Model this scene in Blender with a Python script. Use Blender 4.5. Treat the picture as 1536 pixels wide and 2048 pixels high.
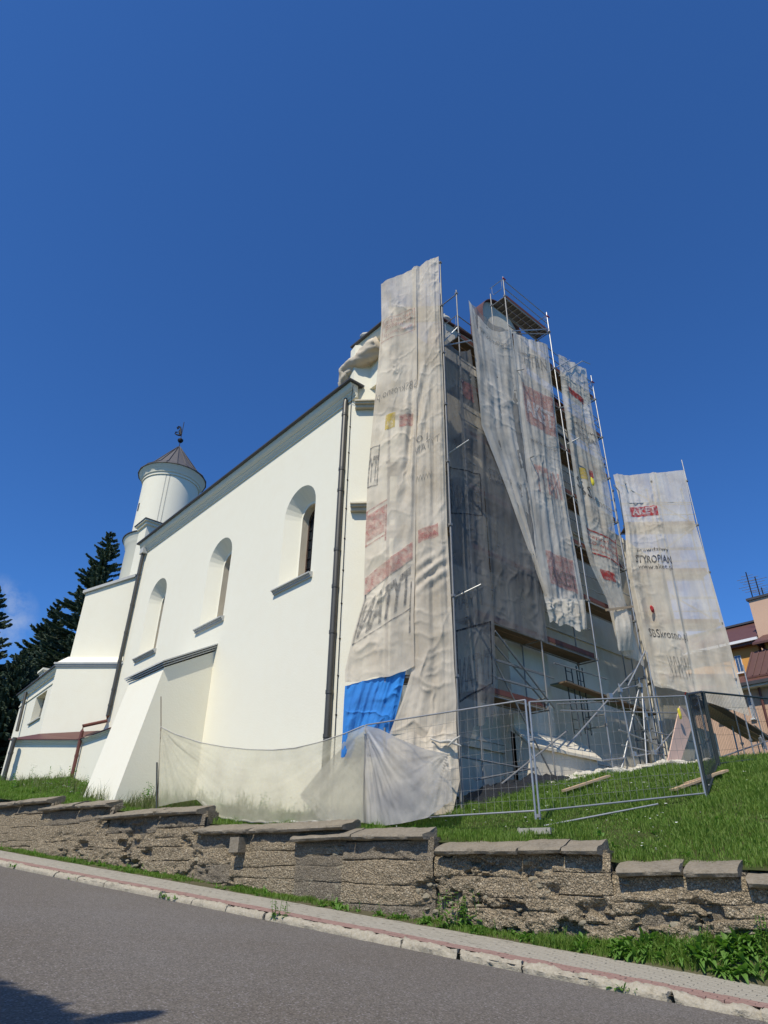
import bpy, bmesh, math, random
import numpy as np
from mathutils import Vector, Matrix
random.seed(7); RNG = np.random.default_rng(11)
for _o in list(bpy.data.objects): bpy.data.objects.remove(_o)
SC = bpy.context.scene
COL = SC.collection
R = math.radians
# ------------------------------------------------------------------ camera
# world axes: X runs along the west front, Y along the nave wall, Z up
F_PX, PITCH, ROLL, YAW = 1320.0, R(29.16), R(.93), R(41.15)
CAM = np.array([0., 0., 1.45])
def _v2w(v):
    c, s = math.cos(YAW), math.sin(YAW)
    return np.array([v[0]*c+v[1]*s, -v[0]*s+v[1]*c, v[2]])
FW = _v2w([0, math.cos(PITCH), math.sin(PITCH)])
_u0 = _v2w([0, -math.sin(PITCH), math.cos(PITCH)]); _r0 = _v2w([1, 0, 0])
RT = _r0*math.cos(ROLL)+_u0*math.sin(ROLL); UP = -_r0*math.sin(ROLL)+_u0*math.cos(ROLL)
cd = bpy.data.cameras.new('camera'); cam = bpy.data.objects.new('camera', cd); COL.objects.link(cam)
cd.sensor_fit = 'VERTICAL'; cd.sensor_height = 36.0; cd.lens = F_PX/2048*36.0
cd.clip_start = .1; cd.clip_end = 3000
cam.matrix_world = Matrix(((RT[0], UP[0], -FW[0], CAM[0]), (RT[1], UP[1], -FW[1], CAM[1]), (RT[2], UP[2], -FW[2], CAM[2]), (0, 0, 0, 1)))
SC.camera = cam
# ------------------------------------------------------------------ light
SUN_EL = R(53.5); SUN_H = np.array([-.925, -.38]); SUN_H /= np.linalg.norm(SUN_H)
SUN = np.array([SUN_H[0]*math.cos(SUN_EL), SUN_H[1]*math.cos(SUN_EL), math.sin(SUN_EL)])
sl = bpy.data.lights.new('sun', 'SUN'); sl.energy = 4.6; sl.angle = R(.5); sl.color = (1, .93, .80)
so = bpy.data.objects.new('sun', sl); COL.objects.link(so)
so.rotation_euler = Vector(SUN).to_track_quat('Z', 'Y').to_euler()
W = bpy.data.worlds.new('World'); SC.world = W; W.use_nodes = True
nt = W.node_tree; nt.nodes.clear()
wo = nt.nodes.new('ShaderNodeOutputWorld'); bg = nt.nodes.new('ShaderNodeBackground')
sky = nt.nodes.new('ShaderNodeTexSky'); sky.sky_type = 'NISHITA'; sky.sun_disc = False
sky.sun_elevation = SUN_EL; sky.sun_rotation = math.atan2(SUN_H[0], SUN_H[1])
sky.altitude = 600; sky.air_density = 1.0; sky.dust_density = .25; sky.ozone_density = 3.0
tint = nt.nodes.new('ShaderNodeMix'); tint.data_type = 'RGBA'; tint.blend_type = 'MULTIPLY'
tint.inputs[0].default_value = 1; tint.inputs[7].default_value = (.46, .93, 1.52, 1)
gam = nt.nodes.new('ShaderNodeGamma'); gam.inputs[1].default_value = 1.0
# a small wisp of cloud low in the sky past the chancel
tc = nt.nodes.new('ShaderNodeTexCoord')
def wn(t, **k):
    n = nt.nodes.new(t)
    for a, b in k.items(): setattr(n, a, b)
    return n
def ray(x, y):
    d = FW*F_PX+RT*(x-768)-UP*(y-1024); return d/np.linalg.norm(d)
cdir = ray(-22, 1235)
dist = wn('ShaderNodeVectorMath', operation='DISTANCE'); dist.inputs[1].default_value = tuple(cdir)
nt.links.new(tc.outputs['Generated'], dist.inputs[0])
cm = wn('ShaderNodeMapRange'); cm.inputs[1].default_value = .06; cm.inputs[2].default_value = .0
nt.links.new(dist.outputs['Value'], cm.inputs[0])
cn = wn('ShaderNodeTexNoise'); cn.inputs['Scale'].default_value = 26; cn.inputs['Detail'].default_value = 6; cn.inputs['Roughness'].default_value = .62
nt.links.new(tc.outputs['Generated'], cn.inputs['Vector'])
cm2 = wn('ShaderNodeMapRange'); cm2.inputs[1].default_value = .40; cm2.inputs[2].default_value = .70
nt.links.new(cn.outputs[0], cm2.inputs[0])
cmul = wn('ShaderNodeMath', operation='MULTIPLY'); nt.links.new(cm.outputs[0], cmul.inputs[0]); nt.links.new(cm2.outputs[0], cmul.inputs[1])
cmx = wn('ShaderNodeMix', data_type='RGBA'); cmx.inputs[7].default_value = (6.0, 6.6, 7.4, 1)
nt.links.new(sky.outputs[0], tint.inputs[6]); nt.links.new(tint.outputs[2], gam.inputs[0])
nt.links.new(gam.outputs[0], cmx.inputs[6]); nt.links.new(cmul.outputs[0], cmx.inputs[0])
nt.links.new(cmx.outputs[2], bg.inputs[0]); nt.links.new(bg.outputs[0], wo.inputs[0])
bg.inputs[1].default_value = .098
SC.view_settings.view_transform = 'Standard'; SC.view_settings.look = 'None'
SC.view_settings.exposure = .02; SC.view_settings.gamma = 1; SC.view_settings.use_curve_mapping = False
SC.render.engine = 'CYCLES'; SC.cycles.transparent_max_bounces = 24; SC.cycles.max_bounces = 6

# ------------------------------------------------------------------ planes & points
def hit(x, y, n, d):
    r = ray(x, y); n = np.array(n, float); return CAM+r*((d-np.dot(n, CAM))/np.dot(n, r))
def PX(x, y, v): return hit(x, y, (1, 0, 0), v)
def PY(x, y, v): return hit(x, y, (0, 1, 0), v)
def PZ(x, y, v): return hit(x, y, (0, 0, 1), v)
S2 = math.sqrt(.5)
def PD(x, y, c): return hit(x, y, (S2, S2, 0), c)          # faces turned 45 degrees
_rv = ray(-1150, 1497); _h = math.hypot(_rv[0], _rv[1])
T = np.array([_rv[0]/_h, _rv[1]/_h]); G = _rv[2]/_h        # street direction and its gradient
NW = np.array([T[1], -T[0]])
def PW(x, y, u): return hit(x, y, (NW[0], NW[1], 0), u)    # upright plane parallel to the street
def su(s, u, z=0): return np.array([T[0]*s+NW[0]*u, T[1]*s+NW[1]*u, z])
def tosu(p): return (p[0]*T[0]+p[1]*T[1], p[0]*NW[0]+p[1]*NW[1])
def roadz(s): return G*np.clip(s, -90, 120)

# ------------------------------------------------------------------ noise
def _hash(ix, iy, seed):
    n = (ix.astype(np.int64)*374761393+iy.astype(np.int64)*668265263+seed*1274126177) & 0xffffffff
    n = ((n ^ (n >> 13))*1274126177) & 0xffffffff
    return ((n ^ (n >> 16)) & 0xffff)/65535.0
def vnoise(x, y, seed=0):
    x = np.asarray(x, float); y = np.asarray(y, float)
    ix, iy = np.floor(x), np.floor(y); fx, fy = x-ix, y-iy
    fx = fx*fx*(3-2*fx); fy = fy*fy*(3-2*fy)
    a = _hash(ix, iy, seed); b = _hash(ix+1, iy, seed); c = _hash(ix, iy+1, seed); d = _hash(ix+1, iy+1, seed)
    return (a*(1-fx)+b*fx)*(1-fy)+(c*(1-fx)+d*fx)*fy
def fbm(x, y, seed=0, o=4, g=.5):
    r = 0; a = 1; t = 0
    for i in range(o):
        r = r+a*(vnoise(x*2**i, y*2**i, seed+i*17)-.5); t += a; a *= g
    return r/t*2

# ------------------------------------------------------------------ materials
def mat(name, base=(.5, .5, .5), rough=.8, spec=.3, metal=0, var=None, scale=3., amt=.5, detail=5, bump=0, bscale=60., bdist=.01, stretch=(1, 1, 1), var2=None, scale2=20., amt2=.4, coat=0):
    m = bpy.data.materials.new(name); m.use_nodes = True; t = m.node_tree; b = t.nodes['Principled BSDF']
    b.inputs['Roughness'].default_value = rough; b.inputs['Specular IOR Level'].default_value = spec; b.inputs['Metallic'].default_value = metal
    b.inputs['Base Color'].default_value = (*base, 1)
    tcn = t.nodes.new('ShaderNodeTexCoord'); mp = t.nodes.new('ShaderNodeMapping'); mp.inputs['Scale'].default_value = stretch
    t.links.new(tcn.outputs['Object'], mp.inputs[0]); last = None
    def layer(col, sc, am, prev, det):
        n = t.nodes.new('ShaderNodeTexNoise'); n.inputs['Scale'].default_value = sc; n.inputs['Detail'].default_value = det; n.inputs['Roughness'].default_value = .6
        t.links.new(mp.outputs[0], n.inputs['Vector'])
        r = t.nodes.new('ShaderNodeMapRange'); r.inputs[1].default_value = .5-.25*am; r.inputs[2].default_value = .5+.3*am+.02
        t.links.new(n.outputs[0], r.inputs[0])
        x = t.nodes.new('ShaderNodeMix'); x.data_type = 'RGBA'; t.links.new(r.outputs[0], x.inputs[0])
        if prev is None: x.inputs[6].default_value = (*base, 1)
        else: t.links.new(prev, x.inputs[6])
        x.inputs[7].default_value = (*col, 1); return x.outputs[2]
    if var: last = layer(var, scale, amt, last, detail)
    if var2: last = layer(var2, scale2, amt2, last, 4)
    if last is not None: t.links.new(last, b.inputs['Base Color'])
    if bump:
        n = t.nodes.new('ShaderNodeTexNoise'); n.inputs['Scale'].default_value = bscale; n.inputs['Detail'].default_value = 6
        t.links.new(mp.outputs[0], n.inputs['Vector'])
        bp = t.nodes.new('ShaderNodeBump'); bp.inputs['Strength'].default_value = bump; bp.inputs['Distance'].default_value = bdist
        t.links.new(n.outputs[0], bp.inputs['Height']); t.links.new(bp.outputs[0], b.inputs['Normal'])
    return m
M = {}
M['plaster'] = mat('cream_render', (.80, .755, .60), .9, .15, var=(.765, .715, .56), scale=.30, amt=1.0, bump=.35, bscale=18, bdist=.012, var2=(.805, .775, .635), scale2=2.3, amt2=1.6)
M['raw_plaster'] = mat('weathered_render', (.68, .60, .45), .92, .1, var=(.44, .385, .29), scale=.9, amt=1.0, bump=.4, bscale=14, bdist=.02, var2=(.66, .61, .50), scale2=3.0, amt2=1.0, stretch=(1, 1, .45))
M['trim'] = mat('grey_lead_trim', (.42, .42, .39), .7, .2, var=(.50, .50, .47), scale=6, amt=1)
M['roof'] = mat('dark_roof_sheet', (.045, .045, .05), .5, .4, var=(.07, .068, .07), scale=3, amt=1)
M['cone'] = mat('slate_grey_cone_sheet', (.10, .090, .085), .55, .4, var=(.13, .11, .10), scale=3, amt=1, var2=(.07, .07, .075), scale2=9, amt2=1)
M['pipe'] = mat('patinated_pipe', (.055, .055, .048), .45, .5, .25, var=(.10, .09, .07), scale=5, amt=1, stretch=(1, 1, .3))
M['brownpipe'] = mat('brown_pipe', (.16, .055, .035), .45, .4, var=(.11, .04, .03), scale=4, amt=1)
M['galv'] = mat('galvanised_tube', (.42, .43, .43), .42, .5, .55, var=(.28, .28, .27), scale=5, amt=1.2)
M['galv_old'] = mat('dull_steel_tube', (.20, .20, .19), .55, .4, .4, var=(.30, .29, .27), scale=6, amt=1.2)
M['dark_steel'] = mat('dark_green_steel', (.022, .03, .026), .5, .4, .2, var=(.04, .045, .04), scale=6, amt=1)
M['rust'] = mat('rusty_steel', (.07, .035, .02), .85, .2, var=(.13, .06, .03), scale=9, amt=1.3)
M['plank'] = mat('scaffold_plank', (.20, .135, .08), .8, .2, var=(.11, .08, .05), scale=6, amt=1.3, stretch=(.35, 3, 3), bump=.3)
M['newplank'] = mat('fresh_timber', (.52, .38, .24), .75, .2, var=(.40, .28, .17), scale=8, amt=1.3, stretch=(.3, 2, 2))
M['toe'] = mat('red_brown_board', (.17, .06, .045), .75, .2, var=(.10, .05, .04), scale=8, amt=1.2)
M['alu'] = mat('grey_deck_panel', (.10, .10, .105), .5, .4, .3, var=(.16, .15, .14), scale=7, amt=1.2)
M['redplast'] = mat('red_plastic', (.55, .05, .04), .5, .3)
M['yellow'] = mat('yellow_plastic', (.75, .62, .05), .5, .3)
M['asphalt'] = mat('worn_asphalt', (.097, .082, .065), .85, .25, var=(.142, .122, .098), scale=60, amt=.9, detail=3, bump=.7, bscale=110, bdist=.012, var2=(.142, .129, .114), scale2=.28, amt2=.8)
def speckle(m, sc, lo, hi, col=None, th=.86):
    t = m.node_tree; N = t.nodes.new; L = t.links.new; b = t.nodes['Principled BSDF']; tcn = N('ShaderNodeTexCoord'); v = N('ShaderNodeTexVoronoi'); v.inputs['Scale'].default_value = sc; L(tcn.outputs['Object'], v.inputs['Vector'])
    sep = N('ShaderNodeSeparateColor'); L(v.outputs['Color'], sep.inputs[0]); mr = N('ShaderNodeMapRange'); mr.inputs[3].default_value = lo; mr.inputs[4].default_value = hi; L(sep.outputs[0], mr.inputs[0])
    src = b.inputs['Base Color'].links[0].from_socket; x = N('ShaderNodeMix'); x.data_type = 'RGBA'; x.blend_type = 'MULTIPLY'; x.inputs[0].default_value = 1; L(src, x.inputs[6]); L(mr.outputs[0], x.inputs[7]); out = x.outputs[2]
    if col:
        m2 = N('ShaderNodeMapRange'); m2.inputs[1].default_value = th; m2.inputs[2].default_value = 1; L(sep.outputs[1], m2.inputs[0]); c = N('ShaderNodeMix'); c.data_type = 'RGBA'; L(m2.outputs[0], c.inputs[0]); L(out, c.inputs[6]); c.inputs[7].default_value = (*col, 1); out = c.outputs[2]
    L(out, b.inputs['Base Color'])
speckle(M['asphalt'], 66, .62, 1.4, (.26, .24, .23), .88)
M['paver'] = mat('grey_paver', (.31, .285, .225), .9, .2, var=(.245, .225, .175), scale=1.3, amt=1.3, bump=.5, bscale=70, bdist=.006, var2=(.36, .33, .27), scale2=9, amt2=1)
M['redpaver'] = mat('red_paver', (.27, .165, .13), .9, .2, var=(.20, .125, .10), scale=2, amt=1.3, bump=.5, bscale=70, bdist=.006, var2=(.32, .21, .18), scale2=8, amt2=1)
M['kerb'] = mat('crumbling_kerb', (.38, .335, .24), .95, .15, var=(.20, .17, .12), scale=7, amt=1.2, bump=.9, bscale=38, bdist=.02, var2=(.44, .40, .32), scale2=26, amt2=1)
M['joint'] = mat('joint_sand', (.13, .11, .085), .95, .1, var=(.09, .08, .06), scale=8, amt=1)
M['rubble'] = mat('rubble_concrete', (.60, .475, .31), .95, .12, var=(.36, .285, .19), scale=1.7, amt=1.3, bump=1, bscale=30, bdist=.035, var2=(.46, .38, .26), scale2=19, amt2=1.1)
M['rubble_grey'] = mat('stained_concrete', (.42, .345, .24), .95, .12, var=(.20, .17, .125), scale=2.0, amt=1.3, bump=1, bscale=34, bdist=.025, var2=(.25, .215, .165), scale2=22, amt2=1)
def pebbles(m, sc, strength, dist, cols):
    t = m.node_tree; N = t.nodes.new; L = t.links.new; b = t.nodes['Principled BSDF']
    tcn = N('ShaderNodeTexCoord'); v = N('ShaderNodeTexVoronoi'); v.inputs['Scale'].default_value = sc; L(tcn.outputs['Object'], v.inputs['Vector'])
    v2 = N('ShaderNodeTexVoronoi'); v2.inputs['Scale'].default_value = sc*2.7; L(tcn.outputs['Object'], v2.inputs['Vector'])
    ad = N('ShaderNodeMath'); ad.operation = 'MULTIPLY_ADD'; L(v2.outputs['Distance'], ad.inputs[0]); ad.inputs[1].default_value = .4; L(v.outputs['Distance'], ad.inputs[2])
    old = b.inputs['Normal'].links[0].from_node; bp = N('ShaderNodeBump'); bp.invert = True; bp.inputs['Strength'].default_value = strength; bp.inputs['Distance'].default_value = dist
    L(ad.outputs[0], bp.inputs['Height']); L(old.outputs[0], bp.inputs['Normal']); L(bp.outputs[0], b.inputs['Normal'])
    src = b.inputs['Base Color'].links[0].from_socket; mr = N('ShaderNodeMapRange'); mr.inputs[1].default_value = .15; mr.inputs[2].default_value = .75; mr.inputs[3].default_value = 1.25; mr.inputs[4].default_value = .55
    L(ad.outputs[0], mr.inputs[0]); hs_ = N('ShaderNodeMix'); hs_.data_type = 'RGBA'; hs_.blend_type = 'MULTIPLY'; hs_.inputs[0].default_value = 1; L(src, hs_.inputs[6]); L(mr.outputs[0], hs_.inputs[7])
    cx = N('ShaderNodeMix'); cx.data_type = 'RGBA'; cx.blend_type = 'MIX'; L(hs_.outputs[2], cx.inputs[6]); cx.inputs[7].default_value = (*cols, 1)
    sep = N('ShaderNodeSeparateColor'); L(v.outputs['Color'], sep.inputs[0]); m2 = N('ShaderNodeMapRange'); m2.inputs[1].default_value = .75; m2.inputs[2].default_value = 1; m2.inputs[4].default_value = .55; L(sep.outputs[0], m2.inputs[0]); L(m2.outputs[0], cx.inputs[0])
    L(cx.outputs[2], b.inputs['Base Color'])
pebbles(M['rubble'], 30, 1, .04, (.68, .58, .42)); pebbles(M['rubble_grey'], 38, .8, .025, (.40, .35, .27))
M['cap'] = mat('coping_concrete', (.25, .205, .14), .95, .12, var=(.10, .085, .062), scale=2.6, amt=1.0, bump=.9, bscale=30, bdist=.025, var2=(.27, .24, .19), scale2=18, amt2=1)
M['stone'] = mat('field_stone', (.40, .34, .24), .9, .15, var=(.17, .15, .12), scale=6, amt=1.2, bump=.7, bscale=20, bdist=.02, var2=(.30, .27, .19), scale2=14, amt2=1)
M['soil'] = mat('grassy_soil', (.035, .062, .014), .95, .1, var=(.07, .06, .03), scale=5, amt=1.2, bump=.8, bscale=25, bdist=.03)
M['dirt'] = mat('bare_dirt', (.12, .10, .065), .95, .1, var=(.07, .075, .03), scale=4, amt=1.2, bump=.9, bscale=25, bdist=.03)
M['blackfoil'] = mat('black_foil', (.02, .021, .024), .35, .5, bump=.6, bscale=8, bdist=.05)
M['rubblewhite'] = mat('white_rubble', (.60, .56, .47), .9, .1, var=(.42, .39, .32), scale=9, amt=1)
M['orange'] = mat('ochre_render', (.68, .34, .085), .9, .15, var=(.56, .29, .095), scale=1, amt=1)
M['peach'] = mat('peach_render', (.62, .42, .29), .9, .15, var=(.55, .37, .26), scale=1, amt=1)
M['tiles'] = mat('brown_roof_metal', (.12, .055, .04), .5, .4, var=(.10, .042, .036), scale=4, amt=1)
M['white'] = mat('white_pvc', (.75, .75, .73), .5, .3)
M['iron'] = mat('black_iron', (.012, .011, .014), .6, .3)
M['urn'] = mat('stone_urn', (.55, .52, .45), .85, .1, var=(.4, .38, .33), scale=9, amt=1)
M['woodframe'] = mat('brown_window_wood', (.045, .018, .012), .5, .4)
M['bark'] = mat('bark', (.06, .045, .032), .95, .1, var=(.035, .028, .02), scale=7, amt=1, bump=.8, bscale=12, bdist=.03)
M['pebble'] = mat('concrete_foot', (.40, .38, .33), .9, .1, var=(.3, .28, .24), scale=8, amt=1)
def leafmat(name, a, b, c, sc=4., trans=.35, rough=.55):
    m = mat(name, a, rough, .3, var=b, scale=sc, amt=1.0, detail=3, var2=c, scale2=sc*9, amt2=1.2)
    t = m.node_tree; p = t.nodes['Principled BSDF']; o = t.nodes['Material Output']
    tr = t.nodes.new('ShaderNodeBsdfTranslucent'); mx = t.nodes.new('ShaderNodeMixShader'); mx.inputs[0].default_value = trans
    src = p.inputs['Base Color'].links[0].from_socket
    br = t.nodes.new('ShaderNodeMix'); br.data_type = 'RGBA'; br.blend_type = 'MULTIPLY'; br.inputs[0].default_value = 1; br.inputs[7].default_value = (1.2, 1.5, .6, 1)
    t.links.new(src, br.inputs[6]); t.links.new(br.outputs[2], tr.inputs[0])
    t.links.new(p.outputs[0], mx.inputs[1]); t.links.new(tr.outputs[0], mx.inputs[2]); t.links.new(mx.outputs[0], o.inputs[0])
    return m
M['grass'] = leafmat('grass_blades', (.068, .165, .016), (.135, .26, .030), (.23, .29, .07), 1.3, .42)
M['weed'] = leafmat('weed_leaves', (.07, .17, .026), (.12, .25, .04), (.17, .28, .06), 3, .35)
M['dryweed'] = leafmat('dry_stalks', (.15, .16, .06), (.22, .20, .11), (.10, .14, .04), 3, .3)
M['needle'] = leafmat('spruce_needles', (.032, .060, .038), (.065, .10, .062), (.12, .15, .10), .9, .12, .65)
M['flower'] = mat('white_petals', (.80, .80, .74), .7, .2)
def clear_mat(name, base, opacity, rough=.8, streak=.25, scale=2., stretch=(1, 1, .25), trans=.45, dirt=None, sheen=0):
    """thin woven sheet: some light reflected, some scattered through, some passing through the holes"""
    m = bpy.data.materials.new(name); m.use_nodes = True; t = m.node_tree; t.nodes.clear()
    o = t.nodes.new('ShaderNodeOutputMaterial'); N = t.nodes.new; L = t.links.new
    tcn = N('ShaderNodeTexCoord'); mp = N('ShaderNodeMapping'); mp.inputs['Scale'].default_value = stretch; L(tcn.outputs['Object'], mp.inputs[0])
    n = N('ShaderNodeTexNoise'); n.inputs['Scale'].default_value = scale; n.inputs['Detail'].default_value = 7; n.inputs['Roughness'].default_value = .65; L(mp.outputs[0], n.inputs['Vector'])
    n2 = N('ShaderNodeTexNoise'); n2.inputs['Scale'].default_value = 1.1; n2.inputs['Detail'].default_value = 5; L(tcn.outputs['Object'], n2.inputs['Vector'])
    cr = N('ShaderNodeMix'); cr.data_type = 'RGBA'; cr.inputs[6].default_value = (*base, 1); cr.inputs[7].default_value = (*(dirt or [b*.72 for b in base]), 1)
    mr = N('ShaderNodeMapRange'); mr.inputs[1].default_value = .38; mr.inputs[2].default_value = .72; L(n2.outputs[0], mr.inputs[0]); L(mr.outputs[0], cr.inputs[0])
    d = N('ShaderNodeBsdfDiffuse'); tr = N('ShaderNodeBsdfTranslucent'); L(cr.outputs[2], d.inputs[0]); L(cr.outputs[2], tr.inputs[0])
    wv = N('ShaderNodeTexNoise'); wv.inputs['Scale'].default_value = 38; wv.inputs['Detail'].default_value = 4; L(mp.outputs[0], wv.inputs['Vector'])
    bp = N('ShaderNodeBump'); bp.inputs['Strength'].default_value = .55; bp.inputs['Distance'].default_value = .012; L(wv.outputs[0], bp.inputs['Height']); L(bp.outputs[0], d.inputs['Normal'])
    a = N('ShaderNodeMixShader'); a.inputs[0].default_value = trans; L(d.outputs[0], a.inputs[1]); L(tr.outputs[0], a.inputs[2])
    src = a.outputs[0]
    if sheen:
        g = N('ShaderNodeBsdfGlossy'); g.inputs['Roughness'].default_value = .4; L(bp.outputs[0], g.inputs['Normal'])
        a2 = N('ShaderNodeMixShader'); a2.inputs[0].default_value = sheen; L(src, a2.inputs[1]); L(g.outputs[0], a2.inputs[2]); src = a2.outputs[0]
    tp = N('ShaderNodeBsdfTransparent'); mx = N('ShaderNodeMixShader')
    op = N('ShaderNodeMapRange'); op.inputs[1].default_value = .3; op.inputs[2].default_value = .7
    op.inputs[3].default_value = max(0, opacity-streak); op.inputs[4].default_value = min(1, opacity+streak); L(n.outputs[0], op.inputs[0])
    L(op.outputs[0], mx.inputs[0]); L(tp.outputs[0], mx.inputs[1]); L(src, mx.inputs[2]); L(mx.outputs[0], o.inputs[0])
    return m
M['net'] = clear_mat('beige_scaffold_net', (.78, .69, .55), .86, streak=.14, trans=.25, dirt=(.58, .50, .38))
M['net_shade_tint'] = clear_mat('shade_tinted_sheer_net', (.34, .33, .31), .62, streak=.14, dirt=(.26, .255, .24))  # thin net; its dark colour stands in for shade on the front
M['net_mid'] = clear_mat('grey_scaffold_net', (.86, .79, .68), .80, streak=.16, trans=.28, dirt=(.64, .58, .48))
M['net_pale'] = clear_mat('pale_scaffold_net', (.84, .77, .64), .78, streak=.14, trans=.32, dirt=(.66, .58, .46))
M['net_barrier'] = clear_mat('thin_cream_net', (.72, .69, .53), .56, streak=.18, scale=1.4, stretch=(1, 1, 1), dirt=(.58, .54, .42))
M['foil'] = clear_mat('milky_foil', (.66, .62, .54), .82, streak=.14, scale=1.2, stretch=(1, 1, 1), dirt=(.42, .41, .40), sheen=.02)
M['bluetarp'] = clear_mat('blue_tarpaulin', (.05, .26, .68), .99, streak=.01, trans=.2, dirt=(.045, .20, .55), sheen=.0)
def ink(name, c, op=.6):
    m = bpy.data.materials.new(name); m.use_nodes = True; t = m.node_tree; t.nodes.clear(); N = t.nodes.new; L = t.links.new
    o = N('ShaderNodeOutputMaterial'); d = N('ShaderNodeBsdfDiffuse'); d.inputs[0].default_value = (*c, 1); tr = N('ShaderNodeBsdfTranslucent'); tr.inputs[0].default_value = (*c, 1)
    a = N('ShaderNodeMixShader'); a.inputs[0].default_value = .35; L(d.outputs[0], a.inputs[1]); L(tr.outputs[0], a.inputs[2])
    tp = N('ShaderNodeBsdfTransparent'); mx = N('ShaderNodeMixShader'); n = N('ShaderNodeTexNoise'); n.inputs['Scale'].default_value = 9; n.inputs['Detail'].default_value = 6
    tcn = N('ShaderNodeTexCoord'); L(tcn.outputs['Object'], n.inputs['Vector'])
    mr = N('ShaderNodeMapRange'); mr.inputs[1].default_value = .35; mr.inputs[2].default_value = .65; mr.inputs[3].default_value = op*.45; mr.inputs[4].default_value = min(1, op*1.3); L(n.outputs[0], mr.inputs[0])
    L(mr.outputs[0], mx.inputs[0]); L(tp.outputs[0], mx.inputs[1]); L(a.outputs[0], mx.inputs[2]); L(mx.outputs[0], o.inputs[0]); return m
M['ink_grey'] = ink('faded_grey_print', (.15, .16, .17), .5); M['ink_dark'] = ink('black_print', (.03, .035, .05), .8)
M['ink_red'] = ink('red_print', (.48, .05, .05), .7); M['ink_pink'] = ink('faded_red_print', (.55, .22, .20), .42)
M['ink_yellow'] = ink('yellow_print', (.65, .48, .08), .6); M['ink_white'] = ink('white_print', (.7, .68, .64), .75)
def glass(name, c=(.02, .025, .03)):
    m = mat(name, c, .08, .8); return m
M['glass'] = glass('dark_glass'); M['blueglass'] = glass('blue_glass', (.05, .09, .16))

# ------------------------------------------------------------------ object helpers
ROOT = {}
def obj(name, V, Fc, m, parent=None, smooth=False, kind=None, label=None):
    V = np.asarray(V, float).reshape(-1, 3)
    if parent is not None: V = V-ROOT[parent.name]
    me = bpy.data.meshes.new(name)
    if isinstance(Fc, np.ndarray):
        n, k = Fc.shape
        me.vertices.add(len(V)); me.vertices.foreach_set('co', V.ravel())
        me.loops.add(n*k); me.loops.foreach_set('vertex_index', Fc.ravel().astype(np.int32))
        me.polygons.add(n); me.polygons.foreach_set('loop_start', np.arange(0, n*k, k, dtype=np.int32)); me.polygons.foreach_set('loop_total', np.full(n, k, dtype=np.int32))
        me.update(calc_edges=True)
    else:
        me.from_pydata([tuple(v) for v in V], [], Fc)
    me.materials.append(M[m] if isinstance(m, str) else m)
    if smooth: me.polygons.foreach_set('use_smooth', np.ones(len(me.polygons), dtype=bool))
    o = bpy.data.objects.new(name, me); COL.objects.link(o)
    if parent is not None: o.parent = parent; ROOT[o.name] = ROOT[parent.name]
    else: ROOT[o.name] = np.zeros(3)
    if kind: o['kind'] = kind
    if label: o['label'] = label
    return o
def thing(name, label, cat, loc=(0, 0, 0), group=None):
    o = bpy.data.objects.new(name, None); COL.objects.link(o); o.location = tuple(loc); o.empty_display_size = .3
    o['label'] = label; o['category'] = cat
    if group: o['group'] = group
    ROOT[o.name] = np.array(loc, float); return o
def tag(o, label, cat, group=None):
    o['label'] = label; o['category'] = cat
    if group: o['group'] = group
    return o
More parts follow.
